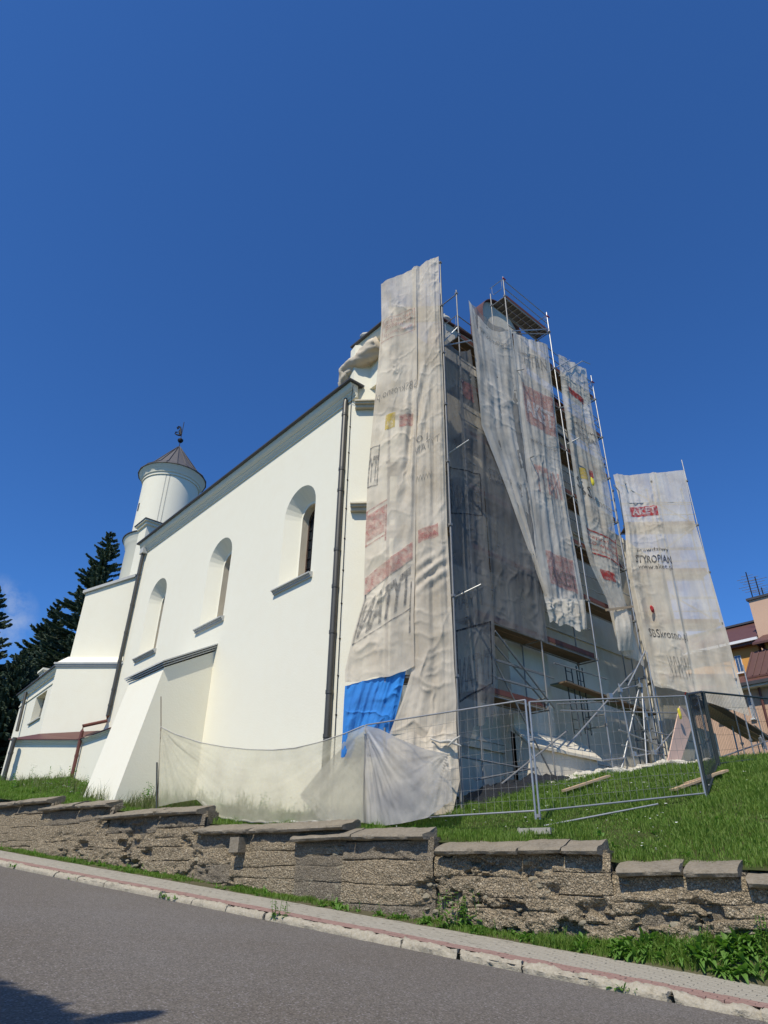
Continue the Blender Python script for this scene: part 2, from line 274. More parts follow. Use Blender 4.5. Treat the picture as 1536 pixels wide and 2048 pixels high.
class MB:
    def __init__(s): s.V = []; s.F = []; s.n = 0
    def add(s, V, F):
        V = [tuple(v) for v in V]; s.V += V; s.F += [tuple(i+s.n for i in f) for f in F]; s.n += len(V); return s
    def box(s, a, b):
        x0, y0, z0 = a; x1, y1, z1 = b
        return s.hexa([(x0, y0), (x1, y0), (x1, y1), (x0, y1)], z0, z1)
    def hexa(s, P, z0, z1):
        z0 = [z0]*len(P) if np.isscalar(z0) else z0; z1 = [z1]*len(P) if np.isscalar(z1) else z1; n = len(P)
        V = [(p[0], p[1], z) for p, z in zip(P, z0)]+[(p[0], p[1], z) for p, z in zip(P, z1)]
        F = [tuple(range(n))[::-1], tuple(range(n, 2*n))]+[(i, (i+1) % n, n+(i+1) % n, n+i) for i in range(n)]
        return s.add(V, F)
    def obox(s, c, ax, ay, az):   # centre and three half vectors
        c, ax, ay, az = map(lambda v: np.array(v, float), (c, ax, ay, az))
        V = [c+sx*ax+sy*ay+sz*az for sz in (-1, 1) for sx, sy in ((-1, -1), (1, -1), (1, 1), (-1, 1))]
        return s.add(V, [(3, 2, 1, 0), (4, 5, 6, 7), (0, 1, 5, 4), (1, 2, 6, 5), (2, 3, 7, 6), (3, 0, 4, 7)])
    def bar(s, a, b, w, h):       # board from a to b, w wide sideways, h thick
        a, b = np.array(a, float), np.array(b, float); d = b-a; L = np.linalg.norm(d); d /= L
        side = np.cross(d, (0, 0, 1)); side = side/np.linalg.norm(side) if np.linalg.norm(side) > 1e-3 else np.array([1., 0, 0])
        u = np.cross(side, d); return s.obox((a+b)/2, d*L/2, side*w/2, u*h/2)
    def tube(s, pts, r, n=8, caps=True):
        pts = [np.array(p, float) for p in pts]; rs = r if isinstance(r, (list, tuple)) else [r]*len(pts); base = []
        for i, p in enumerate(pts):
            d = (pts[min(i+1, len(pts)-1)]-pts[max(i-1, 0)]); d /= np.linalg.norm(d)
            a = np.cross(d, (0, 0, 1) if abs(d[2]) < .9 else (1, 0, 0)); a /= np.linalg.norm(a); b = np.cross(d, a)
            base.append([p+rs[i]*(a*math.cos(2*math.pi*k/n)+b*math.sin(2*math.pi*k/n)) for k in range(n)])
        V = [v for ring in base for v in ring]; F = []
        for i in range(len(pts)-1):
            for k in range(n): F.append((i*n+k, i*n+(k+1) % n, (i+1)*n+(k+1) % n, (i+1)*n+k))
        if caps: F += [tuple(range(n))[::-1], tuple(range((len(pts)-1)*n, len(pts)*n))]
        return s.add(V, F)
    def lathe(s, c, prof, n=48, a0=0, a1=2*math.pi):
        full = abs(a1-a0-2*math.pi) < 1e-6; m = n if full else n+1; V = []
        for r, z in prof:
            for k in range(m):
                a = a0+(a1-a0)*k/n; V.append((c[0]+r*math.cos(a), c[1]+r*math.sin(a), c[2]+z))
        F = []
        for i in range(len(prof)-1):
            for k in range(n): F.append((i*m+k, i*m+(k+1) % m, (i+1)*m+(k+1) % m, (i+1)*m+k))
        return s.add(V, F)
    def extr(s, prof, a, b, out, up=(0, 0, 1)):   # profile (o,z) carried from a to b
        a, b, out, up = map(lambda v: np.array(v, float), (a, b, out, up)); n = len(prof)
        V = [p+out*o+up*z for p in (a, b) for o, z in prof]
        return s.add(V, [(i, (i+1) % n, n+(i+1) % n, n+i) for i in range(n)]+[tuple(range(n)), tuple(range(n, 2*n))[::-1]])
    def build(s, name, m, parent=None, smooth=False, kind=None, label=None):
        o = obj(name, s.V, s.F, m, parent, smooth, kind, label)
        if not isinstance(s, type(None)):
            bm = bmesh.new(); bm.from_mesh(o.data); bmesh.ops.recalc_face_normals(bm, faces=bm.faces)
            bm.to_mesh(o.data); bm.free()
            if smooth:
                try: o.data.set_sharp_from_angle(angle=R(40))
                except Exception: pass
        return o
def grid_faces(nu, nv):
    i = np.arange((nu-1)*(nv-1)); r, c = i//(nu-1), i % (nu-1); a = r*nu+c
    return np.stack([a, a+1, a+nu+1, a+nu], 1)
def polywall(P2, holes, to3, name, m, parent):
    """flat wall with openings"""
    bm = bmesh.new(); E = []
    for loop in [P2]+holes:
        vs = [bm.verts.new(to3(*p)) for p in loop]
        for i in range(len(vs)): E.append(bm.edges.new((vs[i], vs[(i+1) % len(vs)])))
    bmesh.ops.triangle_fill(bm, use_beauty=True, edges=E)
    V = [tuple(v.co) for v in bm.verts]; bm.verts.index_update(); F = [tuple(v.index for v in f.verts) for f in bm.faces]; bm.free()
    return obj(name, V, F, m, parent)

# ================================================================== GROUND AND STREET
KU, PU, WU = 9.80, 11.80, 12.20          # kerb face, back of pavement, face of the retaining wall
def sheet(name, ss, us, zf, m, kind='structure', smooth=True, parent=None):
    S, U = np.meshgrid(ss, us); Z = zf(S, U); X = T[0]*S+NW[0]*U; Y = T[1]*S+NW[1]*U
    return obj(name, np.stack([X, Y, Z], -1).reshape(-1, 3), grid_faces(len(ss), len(us)), m, parent, smooth, kind)
far = np.array([-700, -300, -140, -90, -50.])
ss = np.concatenate([far, np.arange(-30, 60, .5), [70, 90, 120, 200, 400, 800]])
sheet('road', ss, np.concatenate([[3.2], np.linspace(3.4, KU-.02, 26)]), lambda s, u: roadz(s)+.012*fbm(s*.4, u*.4, 3)+.03*np.exp(-((u-6.5)/2.5)**2)-.015, 'asphalt')
sheet('verge', ss, np.concatenate([[-700, -200, -60, -20], np.arange(-10, 3.3, .6), [3.3]]), lambda s, u: roadz(s)-.012+.10*np.clip((2.6-u)/2, 0, 1)+.0*s, 'soil')
# lawn and hill: heights known at these spots, smooth in between
CP = [(-6, 12.4, 1.25), (-6, 16, 2.6), (0, 12.5, 1.58), (2.2, 12.5, 1.72), (4.1, 12.5, 1.80), (5.8, 12.5, 2.02), (7.4, 12.5, 2.15), (9.5, 12.5, 2.35), (12, 12.5, 2.48), (14.5, 12.5, 2.66), (16.6, 12.5, 2.95), (18.6, 12.5, 3.12), (20.3, 12.5, 3.35),
      (22, 12.5, 3.45), (25, 12.5, 3.7), (29, 12.5, 4.2), (34, 12.5, 4.6), (5.8, 12.9, 2.28), (9.9, 12.95, 2.52), (3.2, 15.5, 3.0), (3.3, 18.6, 3.95), (8.55, 14.85, 3.0), (8.1, 17.45, 3.66), (7.6, 19.2, 3.98), (7.0, 22.5, 4.5), (6.3, 24.8, 4.9), (2, 21.5, 4.5), (-2, 20, 3.9),
      (2.4, 26, 5.1), (11.5, 13.8, 2.75), (15, 14.2, 2.98), (19, 14.8, 3.5), (22, 13.4, 3.62), (23, 15.5, 4.0), (28.2, 16.5, 5.0), (29.8, 15.7, 4.9), (30.8, 15, 4.85), (34, 16, 5.3), (12, 20, 4.0), (20, 20, 4.5), (34, 24, 5.6), (10, 27, 5.0)]
CP = np.array(CP)
def _tpsk(r2): return np.where(r2 < 1e-9, 0, .5*r2*np.log(np.maximum(r2, 1e-9)))
_A = _tpsk(((CP[:, None, :2]-CP[None, :, :2])**2).sum(-1))+np.eye(len(CP))*.25
_Q = np.c_[np.ones(len(CP)), CP[:, :2]]; _n = len(CP)
_w = np.linalg.solve(np.block([[_A, _Q], [_Q.T, np.zeros((3, 3))]]), np.r_[CP[:, 2], 0, 0, 0])
def ground(s, u):
    s = np.asarray(s, float); u = np.asarray(u, float); sc, uc = np.clip(s, -7, 35), np.clip(u, 12.3, 26)
    r = _w[_n]+_w[_n+1]*sc+_w[_n+2]*uc
    for i in range(_n): r = r+_w[i]*_tpsk((sc-CP[i, 0])**2+(uc-CP[i, 1])**2)
    return r+.03*fbm(s*1.3, u*1.3, 9)+np.clip(-7-s, -60, 0)*.08*(s < -7)*-1*-1
def gxy(x, y): s, u = tosu((x, y)); return float(ground(s, u))
lawn_s = np.concatenate([[-400, -150, -60, -20], np.arange(-10, 36, .3), [45, 80, 200, 500]])
lawn_u = np.concatenate([[12.38, 12.5], np.arange(12.7, 27, .3), [32, 50, 120, 600]])
sheet('lawn_ground', lawn_s, lawn_u, ground, 'soil')
# pavement bed, kerb, pavers
sheet('pavement', ss, np.array([KU+.02, PU+.02]), lambda s, u: roadz(s)+.058+u*0, 'joint')
def bank(s, u):
    k = np.clip((u-(PU-.0))/(WU+.15-PU), 0, 1); over = .17+.62*np.clip((5.2-s)/3.2, 0, 1)
    return roadz(s)+.092+(over-.092)*k**.8+.03*fbm(s*3, u*3, 5)*np.clip(k*6, 0, 1)
sheet('soil_strip', np.concatenate([[-60, -20], np.arange(-6, 30, .12), [40, 80]]), np.linspace(PU-.02, WU+.2, 7), bank, 'dirt')
kerb = thing('kerb', 'crumbling concrete kerb of pale stones between the asphalt and the red paver strip', 'kerb', su(6, KU, roadz(6)))
del kerb['category']; del kerb['label']; kerb['kind'] = 'structure'
def rough_bar(name, rings, prof, place, amp, freq, m, parent, seed, label=None):
    """closed profile carried along s, edges worn by noise"""
    P = []
    for s_ in rings:
        for (a, b) in prof: P.append((s_, a, b))
    P = np.array(P); n = len(prof)
    d = fbm(P[:, 0]*freq+P[:, 1]*freq*.7, P[:, 2]*freq*1.3+P[:, 1]*freq+seed*7.3, seed, 4, .6)
    ce = P.reshape(len(rings), n, 3).mean(1, keepdims=True); v = (P.reshape(len(rings), n, 3)-ce); nn = np.linalg.norm(v[..., 1:], axis=-1, keepdims=True); v[..., 1:] /= np.maximum(nn, 1e-6); v[..., 0] = 0
    P = P+(v*d.reshape(len(rings), n, 1)*amp).reshape(-1, 3)
    e = fbm(P[:, 1]*6, P[:, 2]*6+seed, seed+3)*amp
    P[:n, 0] += e[:n]; P[-n:, 0] += e[-n:]
    V = np.array([place(*p) for p in P]); F = []
    for i in range(len(rings)-1):
        for k in range(n): F.append((i*n+k, i*n+(k+1) % n, (i+1)*n+(k+1) % n, (i+1)*n+k))
    F += [tuple(range(n))[::-1], tuple(range((len(rings)-1)*n, len(rings)*n))]
    o = obj(name, V, F, m, parent, True); 
    bm = bmesh.new(); bm.from_mesh(o.data); bmesh.ops.recalc_face_normals(bm, faces=bm.faces); bm.to_mesh(o.data); bm.free()
    o.data.set_sharp_from_angle(angle=R(50))
    if label: o['label'] = label
    return o
kp = [(-.01, -.2), (-.01, .0), (-.008, .035), (.0, .06), (.02, .085), (.06, .098), (.10, .100), (.135, .095), (.15, .03), (.15, -.2)]
s0 = -1.0
while s0 < 27:
    L = .98+random.uniform(-.03, .03); worn = .026+.05*vnoise(np.array([s0*.35]), np.array([1.]), 4)[0]
    if s0 < 5: worn += .012
    rings = np.arange(0, L-.002, .045)+s0
    dz = random.uniform(-.012, .008); du = random.uniform(-.015, .015)
    rough_bar('kerb_stone', rings, kp, lambda s, a, b, dz=dz, du=du: su(s, KU+a+du, roadz(s)+b+dz), worn, 9, 'kerb', kerb, int(s0*13) % 97)
    s0 += L
# pavers: rows run along the street, two red rows at the kerb
pv = {}
def paver_mesh(red):
    b = .096; w = .048; h = .03; V = []
    for z, k in ((-h, 0), (h-.004, 0), (h, .005)):
        for a, c in ((-1, -1), (1, -1), (1, 1), (-1, 1)): V.append((a*(b-k), c*(w-k), z))
    F = [(8, 9, 10, 11)]+[(i, (i+1) % 4, 4+(i+1) % 4, 4+i) for i in range(4)]+[(4+i, 4+(i+1) % 4, 8+(i+1) % 4, 8+i) for i in range(4)]
    return V, F
PVV, PVF = paver_mesh(0)
pave = thing("pavement_blocks", "x", "x", su(4, 11, roadz(4))); del pave["category"]; del pave["label"]; pave["kind"] = "structure"
rows = [KU+.205+i*.1 for i in range(18)]; stuffV = {0: [], 1: []}; meshes = {}
ang = math.atan2(T[1], T[0]); tl = math.atan(G)
for ri, u in enumerate(rows):
    red = ri < 4; s = -1.5+(ri % 2)*.1; k = 0
    while s < 29:
        c = su(s+.1, u, roadz(s+.1)+.070+random.uniform(-.003, .003)+.006*float(fbm(s*.9, u*2, 8)))
        if 1.9 < s < 5.05:
            if red not in meshes:
                o = obj('red_paver' if red else 'grey_paver', np.array(PVV)+ROOT[pave.name], PVF, 'redpaver' if red else 'paver', pave); meshes[red] = o
            else:
                o = meshes[red].copy(); COL.objects.link(o); o.parent = pave
            o.location = tuple(c-ROOT[pave.name]); o.rotation_euler = (random.uniform(-.01, .01), -tl+random.uniform(-.01, .01), ang+random.uniform(-.01, .01))
        else:
            ca, sa = math.cos(ang), math.sin(ang); st = math.sin(tl)
            for x, y, z in PVV[4:]: stuffV[int(red)].append((c[0]+ca*x-sa*y, c[1]+sa*x+ca*y, c[2]+z+x*st))
        s += .2
for red in (0, 1):
    n = len(stuffV[red])//8; F = []
    for i in range(n):
        F.append(tuple(8*i+4+j for j in range(4))); F += [(8*i+j, 8*i+(j+1) % 4, 8*i+4+(j+1) % 4, 8*i+4+j) for j in range(4)]
    obj('red_pavers' if red else 'grey_pavers', stuffV[red], F, 'redpaver' if red else 'paver', pave, kind='stuff')

# ================================================================== RETAINING WALL
wall = thing('retaining_wall', 'long crumbling rubble concrete retaining wall stepping up beside the pavement', 'wall', su(9, WU, roadz(9)))
SEG = [(21.65, 26.2, 3.42, 0, [23.6]), (18.5, 22.05, 3.18, 0, [20.1]), (14.45, 18.7, 2.87, 0, [16.2]), (9.75, 14.55, 2.39, 0, [12.6]), (7.7, 11.25, 2.16, .07, [9.5]), (4.3, 7.5, 1.90, 0, [5.75, 4.95]), (2.25, 4.14, 1.58, 0, [3.08]),
       (-1.6, 2.2, 1.44, 0, [.9]), (26.2, 31, 3.85, 0, [28.4]), (31, 36, 4.15, 0, [33.2]), (-8, -1.6, 1.1, 0, [-4.8])]
cp = [(-.155, .0), (-.185, .045), (-.165, .085), (-.03, .12), (.12, .165), (.24, .205), (.36, .235), (.42, .20), (.42, .02), (.3, -.01), (.12, -.01)]
for gi, (sa, sb, zc, fwd, cuts) in enumerate(SEG):
    edges = [sa]+sorted(cuts)+[sb]
    for a, b in zip(edges[:-1], edges[1:]):
        tilt = random.uniform(-.022, .022); dz = random.uniform(-.025, .02)
        fu = random.uniform(-.05, .03)-fwd
        rough_bar('coping_slab', np.arange(a+.008, b-.004, .07), cp, lambda s, p, q, m_=(a+b)/2, tilt=tilt, dz=dz, fu=fu: su(s, WU+p+fu, zc+q+dz+tilt*(s-m_)), 0.060, 3.4, 'cap', wall, gi*7+int(a*3) % 31)
    # lifts of poured rubble concrete, in short lengths so that no joint runs far
    wa, wb = (sa-.09, sb+.2) if gi != 4 else (sa-.12, 9.78)
    if gi == 3: wa = 9.8
    base = float(roadz(sa))-.05; cuts2 = [wa]; ph = random.random()
    while cuts2[-1] < wb-1.5: cuts2.append(min(cuts2[-1]+random.uniform(.9, 2.2), wb))
    cuts2[-1] = wb if len(cuts2) > 1 else cuts2[-1]
    if len(cuts2) == 1: cuts2.append(wb)
    for pi, (pa, pb) in enumerate(zip(cuts2[:-1], cuts2[1:])):
      zt = zc-.005; k = 0; pid = gi*10+pi
      while zt > base and k < 9:
        hh = random.uniform(.16, .46); zb = zt-hh; k += 1
        nz = max(8, int(hh/.021)) if sb < 27 else 6; st = .022 if sb < 10 else .035
        S_ = np.linspace(pa-.02, pb+.02, max(5, int((pb-pa)/st))); K = np.linspace(0, 1, nz); SS, KK = np.meshgrid(S_, K)
        wob = .05*fbm(SS*.9, SS*0+k*3.1, 40+pid, 5)
        wob0 = .05*fbm(SS*.9, SS*0+(k-1)*3.1, 40+pid, 5)*(k > 1)
        ZZ = (zt+wob0)*(1-KK)+(zb+wob)*KK
        rough = np.clip(.45+.9*fbm(SS*.35, ZZ*.6, 71), .15, 1.1)*(1.5 if sb < 8 else (1.25 if gi == 4 else .85))
        edge = np.minimum(KK, 1-KK)*2
        jn = np.clip(.0+2.6*fbm(SS*.9, ZZ*.3+k, 33, 4), 0, 1.4)
        lump = 1-2*np.abs(fbm(SS*2.6+fbm(ZZ*3, SS, 2), ZZ*3.6, 12, 4))
        d = .075*rough*fbm(SS*1.9, ZZ*2.4, 16, 4)-.05*rough*lump+.045*rough*fbm(SS*6, ZZ*7, 13)+.034*rough*fbm(SS*18, ZZ*18, 14, 3)
        d = d+(.004+.05*rough*jn)*np.clip(1-edge*3.4*hh/.27, 0, 1)**1.2
        pock = np.clip(fbm(SS*2.2+.4*fbm(ZZ*4, SS*2, 44), ZZ*3.6, 15, 4)-.15, 0, 1)*np.clip(rough-.30, 0, 1)*2.2; d = d+np.clip(pock, 0, .28)
        if k == 1: d = d+.07*np.clip(.6+1.5*fbm(SS*.8, ZZ*0, 91), .2, 1.2)*np.clip(1-KK*1.25, 0, 1)**.5
        vj = np.minimum(SS-pa, pb-SS); d = d+.02*np.clip(1-vj/.05, 0, 1)*rough
        jm = np.clip(.2+1.8*fbm(SS[0]*.8, SS[0]*0+k*5, 77+pid, 3), .05, 1.0)
        d[0] += .05*jm; d[-1] += .05*jm
        UU = WU-fwd+d-.02
        V = np.stack([T[0]*SS+NW[0]*UU, T[1]*SS+NW[1]*UU, ZZ], -1).reshape(-1, 3)
        o = obj('concrete_lift', V, grid_faces(len(S_), nz), 'rubble' if (sb < 8 or (k > 1 and random.random() < .75)) else 'rubble_grey', wall, True)
        o.data.set_sharp_from_angle(angle=R(38))
        zt = zb
    P4 = [su(wa+.03, WU+.10-fwd)[:2], su(wb-.03, WU+.10-fwd)[:2], su(wb-.03, WU+.45)[:2], su(wa+.03, WU+.45)[:2]]
    MB().hexa(P4, base-.6, zc+.05).build('wall_core', 'rubble_grey', wall)
# end faces of the steps
for gi, (sa, sb, zc, fwd, cuts) in enumerate(SEG[:7]):
    K = np.linspace(0, 1, 12); J = np.linspace(0, 1, 14); KK, JJ = np.meshgrid(K, J); zz = zc-.55*JJ
    sd = sa+.05-.05*fbm(KK*3, JJ*4, gi+60)-.05*np.sin(JJ*9)**2*.6; uu = WU-fwd+.01+.42*KK
    V = np.stack([T[0]*sd+NW[0]*uu, T[1]*sd+NW[1]*uu, zz], -1).reshape(-1, 3)
    obj('broken_end', V, grid_faces(12, 14), 'rubble_grey', wall, True)
# loose stones held in the broken parts
def stone_mesh(seed):
    bm = bmesh.new(); bmesh.ops.create_icosphere(bm, subdivisions=2, radius=1); r = np.random.default_rng(seed)
    cut = [r.normal(size=3) for _ in range(7)]; cut = [c/np.linalg.norm(c) for c in cut]; lim = r.uniform(.55, .85, 7)
    for v in bm.verts:
        p = np.array(v.co)
        for c, l in zip(cut, lim):
            q = p@c
            if q > l: p = p-c*(q-l)
        v.co = p*(1+.05*r.normal())
    V = np.array([v.co[:] for v in bm.verts]); F = [tuple(v.index for v in f.verts) for f in bm.faces]; bm.free(); return V, F
SM = [stone_mesh(i) for i in range(6)]; stone_src = {}
def stone(c, sx, sz, parent, m='stone', name='stone', dp=None, i=None, rz=0):
    i = random.randrange(6) if i is None else i; V, F = SM[i]; key = (i, m, parent.name if parent else None)
    if key not in stone_src:
        o = obj(name, V+(ROOT[parent.name] if parent else 0), F, m, parent); stone_src[key] = o
    else: o = stone_src[key].copy(); COL.objects.link(o)
    o.location = tuple(np.array(c)-(ROOT[parent.name] if parent else 0)); o.scale = (sx/2, (dp or sx*.8)/2, sz/2); o.rotation_euler = (random.uniform(-.15, .15), random.uniform(-.15, .15), ang+rz+random.uniform(-.2, .2))
    return o
for n_, lo, hi, zlo, zhi in ((46, -1, 4.2, .45, 1.2), (60, 4.2, 7.6, .30, 1.3), (54, 7.6, 10.2, .25, 1.2), (20, 10.2, 14.5, .2, .6), (16, 14.5, 22, .2, .5)):
    for _ in range(n_):
        s = random.uniform(lo, hi); z = float(roadz(s))+random.uniform(zlo, zhi); w = random.uniform(.07, .24)
        stone(su(s, WU+.03, z), w, w*random.uniform(.35, .7), wall, dp=.14)
# stone block that juts out under the coping
sbk = PW(478, 1690, WU-.12); MB().obox(sbk, np.append(T*.15, 0), np.append(NW*.16, 0), (0, 0, .16)).build('jutting_block', 'cap', wall)

# ================================================================== CHURCH
XN = 10.95
church = thing('church', 'white rendered church with long windowed nave wall, round turret and scaffolded west front', 'church', (XN, 20, 3.5))
def arch(yc, hw, z0, zs, n=14, rise=None):
    r = hw if rise is None else rise
    P = [(yc-hw, z0), (yc+hw, z0), (yc+hw, zs)]
    P += [(yc+hw*math.cos(math.pi*k/n), zs+r*math.sin(math.pi*k/n)) for k in range(1, n)]
    P.append((yc-hw, zs)); return P
WIN = [(16.97, 9.92, 12.62), (22.5, 9.92, 12.62), (28.29, 9.98, 12.66)]
polywall([(14.25, 2.2), (31.0, 2.2), (31.0, 16.0), (14.25, 16.0)], [arch(y, .93, a, b) for y, a, b in WIN], lambda y, z: (XN, y, z), 'nave_wall', 'plaster', church)
for y, a, b in WIN:
    w = thing('window', 'x', 'x', (XN, y, a)); del w['category']; del w['label']; w.parent = church; w.location = tuple(np.array((XN, y, a))-ROOT[church.name])
    O = arch(y, .93, a, b); I = arch(y, .56, a+.04, b-.06); J = arch(y, .49, a+.10, b-.08); n = len(O)
    def ringf(A, xa, B, xb, name, m):
        V = [(xa, p, q) for p, q in A]+[(xb, p, q) for p, q in B]
        return obj(name, V, [(i, (i+1) % n, n+(i+1) % n, n+i) for i in range(n)], m, w)
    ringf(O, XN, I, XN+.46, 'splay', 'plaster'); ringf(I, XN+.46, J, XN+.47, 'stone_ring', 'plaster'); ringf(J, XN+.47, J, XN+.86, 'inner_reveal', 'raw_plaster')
    obj('pane', [(XN+.80, p, q) for p, q in J], [tuple(range(n))], 'glass', w)
    mb = MB()
    for k in range(1, 8): mb.box((XN+.765, y-.49, a+.1+k*.37), (XN+.79, y+.49, a+.125+k*.37))
    for k in (-.25, 0, .25): mb.box((XN+.76, y+k-.012, a+.1), (XN+.792, y+k+.012, b+.3))
    mb.build('glazing_bars', 'iron', w)
    V = [(XN+.74, p, q) for p, q in J]+[(XN+.74, y+(p-y)*.86, a+.1+(q-a-.1)*.965+.02) for p, q in J]
    obj('frame', V, [(i, (i+1) % n, n+(i+1) % n, n+i) for i in range(n)], 'woodframe', w)
    MB().extr([(-.02, a+.05), (.17, a-.005), (.17, a-.045), (.12, a-.055), (.12, a-.085), (.075, a-.10), (.075, a-.15), (-.02, a-.15)], (XN, y-1.06, 0), (XN, y+1.10, 0), (-1, 0, 0)).build('sill', 'trim', w)
# main cornice and roof
prof = [(-.02, 15.82), (.05, 15.82), (.05, 15.90), (.085, 15.92), (.085, 15.96), (.15, 16.03), (.15, 16.07), (.19, 16.09), (.26, 16.17), (.30, 16.27), (.31, 16.33), (-.02, 16.33)]
MB().extr(prof, (XN, 14.02, 0), (XN, 31.15, 0), (-1, 0, 0)).build('cornice', 'plaster', church)
MB().extr(prof, (XN, 31.15, 0), (XN+4, 35.15, 0), (-S2, S2, 0)).build('cornice', 'plaster', church)
MB().extr([(-.2, 16.335), (.40, 16.335), (.42, 16.345), (.42, 16.40), (-.2, 16.42)], (XN, 13.93, 0), (XN, 31.35, 0), (-1, 0, 0)).build('gutter_edge', 'roof', church)
MB().add([(XN-.1, 13.95, 16.41), (XN-.1, 31.2, 16.41), (XN+6.5, 28, 17.2), (XN+6.5, 14.3, 17.2), (XN+13.5, 31.2, 16.3), (XN+13.5, 14.2, 16.3)], [(0, 1, 2, 3), (1, 4, 2), (2, 4, 5, 3)]).build('roof', 'roof', church)
MB().box((XN+1.0, 14.4, 2.2), (24.6, 31.1, 16.2)).build('nave_body', 'plaster', church)
# side buttress below the windows
bx, by0, by1 = 9.15, 21.8, 24.72
MB().add([(XN+.05, by0, 8.70), (bx, by0, 7.72), (8.36, by0, 3.68), (8.18, by0, 2.4), (XN+.05, by0, 2.4), (XN+.05, by1, 8.70), (bx, by1, 7.72), (8.36, by1, 3.68), (8.18, by1, 2.4), (XN+.05, by1, 2.4)],
         [(0, 1, 2, 3, 4), (9, 8, 7, 6, 5), (1, 0, 5, 6), (2, 1, 6, 7), (3, 2, 7, 8), (4, 3, 8, 9), (0, 4, 9, 5)]).build('buttress', 'plaster', church)
mb = MB()
for k, (o_, h_, d_) in enumerate(((.16, .05, .10), (.11, .05, .04), (.06, .045, -.02))):
    y0, y1 = by0-o_, by1+o_; f = bx-o_; zt = 7.80+d_
    mb.add([(f, y0, zt-h_), (XN+.02, y0, zt+.98+o_*.5-h_), (XN+.02, y1, zt+.98+o_*.5-h_), (f, y1, zt-h_), (f, y0, zt), (XN+.02, y0, zt+.98+o_*.5), (XN+.02, y1, zt+.98+o_*.5), (f, y1, zt)],
           [(3, 2, 1, 0), (4, 5, 6, 7), (0, 1, 5, 4), (2, 3, 7, 6), (3, 0, 4, 7), (1, 2, 6, 5)])
mb.build('buttress_coping', 'trim', church)
# diagonal stair of masonry at the far corner: upper stage, main stage with ledge, low plinth with brown roof
def diag_prism(mb, c, p0, p1, depth, z0, z1):   # p0,p1: points on the plane (right, left)
    a = np.array(p0[:2]); b = np.array(p1[:2]); d = np.array([S2, S2])*depth
    return mb.hexa([a, b, b+d, a+d], z0, z1)
cA, cC, cD = 30.35, 29.66, 29.15
rA, lA = PD(272, 1154, cA), PD(172, 1187, cA); rC, lC = PD(236, 1325, cC), PD(116, 1327, cC)
a2 = np.array([XN+.1, cA/S2-(XN+.1)]); sl_ = (rA[2]-lA[2])/(lA[1]-rA[1]); zr = lA[2]+(lA[1]-a2[1])*sl_
diag_prism(MB(), cA, a2, lA, 3, 6, [zr, lA[2], lA[2], zr][0:4]).build('corner_buttress_upper_stage', 'plaster', church)
d_ = np.array([S2, S2]); o2 = np.array([-S2, S2])*.12
MB().hexa([a2-d_*.12, lA[:2]-d_*.12+o2, lA[:2]+d_*3+o2, a2+d_*3], [zr-.02, lA[2]-.02, lA[2]-.02, zr-.02], [zr+.13, lA[2]+.13, lA[2]+.2, zr+.2]).build('upper_coping', 'trim', church)
r0 = np.array([XN+.1, cC/S2-(XN+.1)])
diag_prism(MB(), cC, r0, lC, 4, 4, lC[2]-.05).build('corner_buttress_main_stage', 'plaster', church)
mb = MB()
for off, za, zb in ((.13, -.05, .03), (.09, -.12, -.05), (.05, -.19, -.12)):
    mb.hexa([r0-d_*off, lC[:2]-d_*off+np.array([-S2, S2])*off, lC[:2]+d_*2.5+np.array([-S2, S2])*off, r0+d_*.4], lC[2]+za, lC[2]+zb)
mb.build('main_stage_ledge', 'trim', church)
mb = MB(); k0 = lC[:2]-d_*.1
mb.hexa([r0-d_*.1, k0, k0+d_*.85, r0+d_*.75], lC[2]+.03, [lC[2]+.035, lC[2]+.035, lC[2]+.55, lC[2]+.55]).build('shoulder', 'plaster', church)
lD, rD = PD(32, 1476, cD), PD(164, 1474, cD); XE = rD[0]; eE = PX(224, 1452, XE)
zD = lD[2]-.1
P4 = [(XN+.1, eE[1]), (XE, eE[1]), (XE, rD[1]), tuple(lD[:2]), tuple(lD[:2]+d_*3.4), (XN+.2, rD[1]+3)]
MB().hexa(P4, 2.6, zD).build('corner_plinth', 'plaster', church)
def offs(P, o): return [(P[0][0], P[0][1]-o), (P[1][0]-o, P[1][1]-o), (P[2][0]-o, P[2][1]-o*.41), (P[3][0]-o*1.41, P[3][1]), (P[4][0]-o, P[4][1]+o), P[5]]
mb = MB()
for o_, za, zb in ((.03, -.16, -.10), (.08, -.10, -.04), (.14, -.04, .0)): mb.hexa(offs(P4, o_), zD+za, zD+zb)
mb.build('plinth_cornice', 'plaster', church)
E_ = offs(P4, .2); top = zD+.46; I_ = [(XN+.1, P4[0][1]+.02), (XN+.1, P4[1][1]+.5), (XN-.2, rC[1]-.1), tuple(lC[:2]+np.array([-S2, S2])*.0)]
MB().add([(*E_[0], zD+.03), (*E_[1], zD+.03), (*E_[2], zD+.03), (*E_[3], zD+.03), (XN, P4[0][1], zD+.5), (XN, rD[1]-.6, zD+.5), (lC[0], lC[1], zD+.38), (*E_[4], zD+.03), (*E_[0], zD), (*E_[1], zD), (*E_[2], zD), (*E_[3], zD), (*E_[4], zD)],
         [(0, 1, 5, 4), (1, 2, 5), (2, 3, 6, 5), (3, 7, 6), (8, 9, 1, 0), (9, 10, 2, 1), (10, 11, 3, 2), (11, 12, 7, 3)]).build('plinth_roof', 'tiles', church)
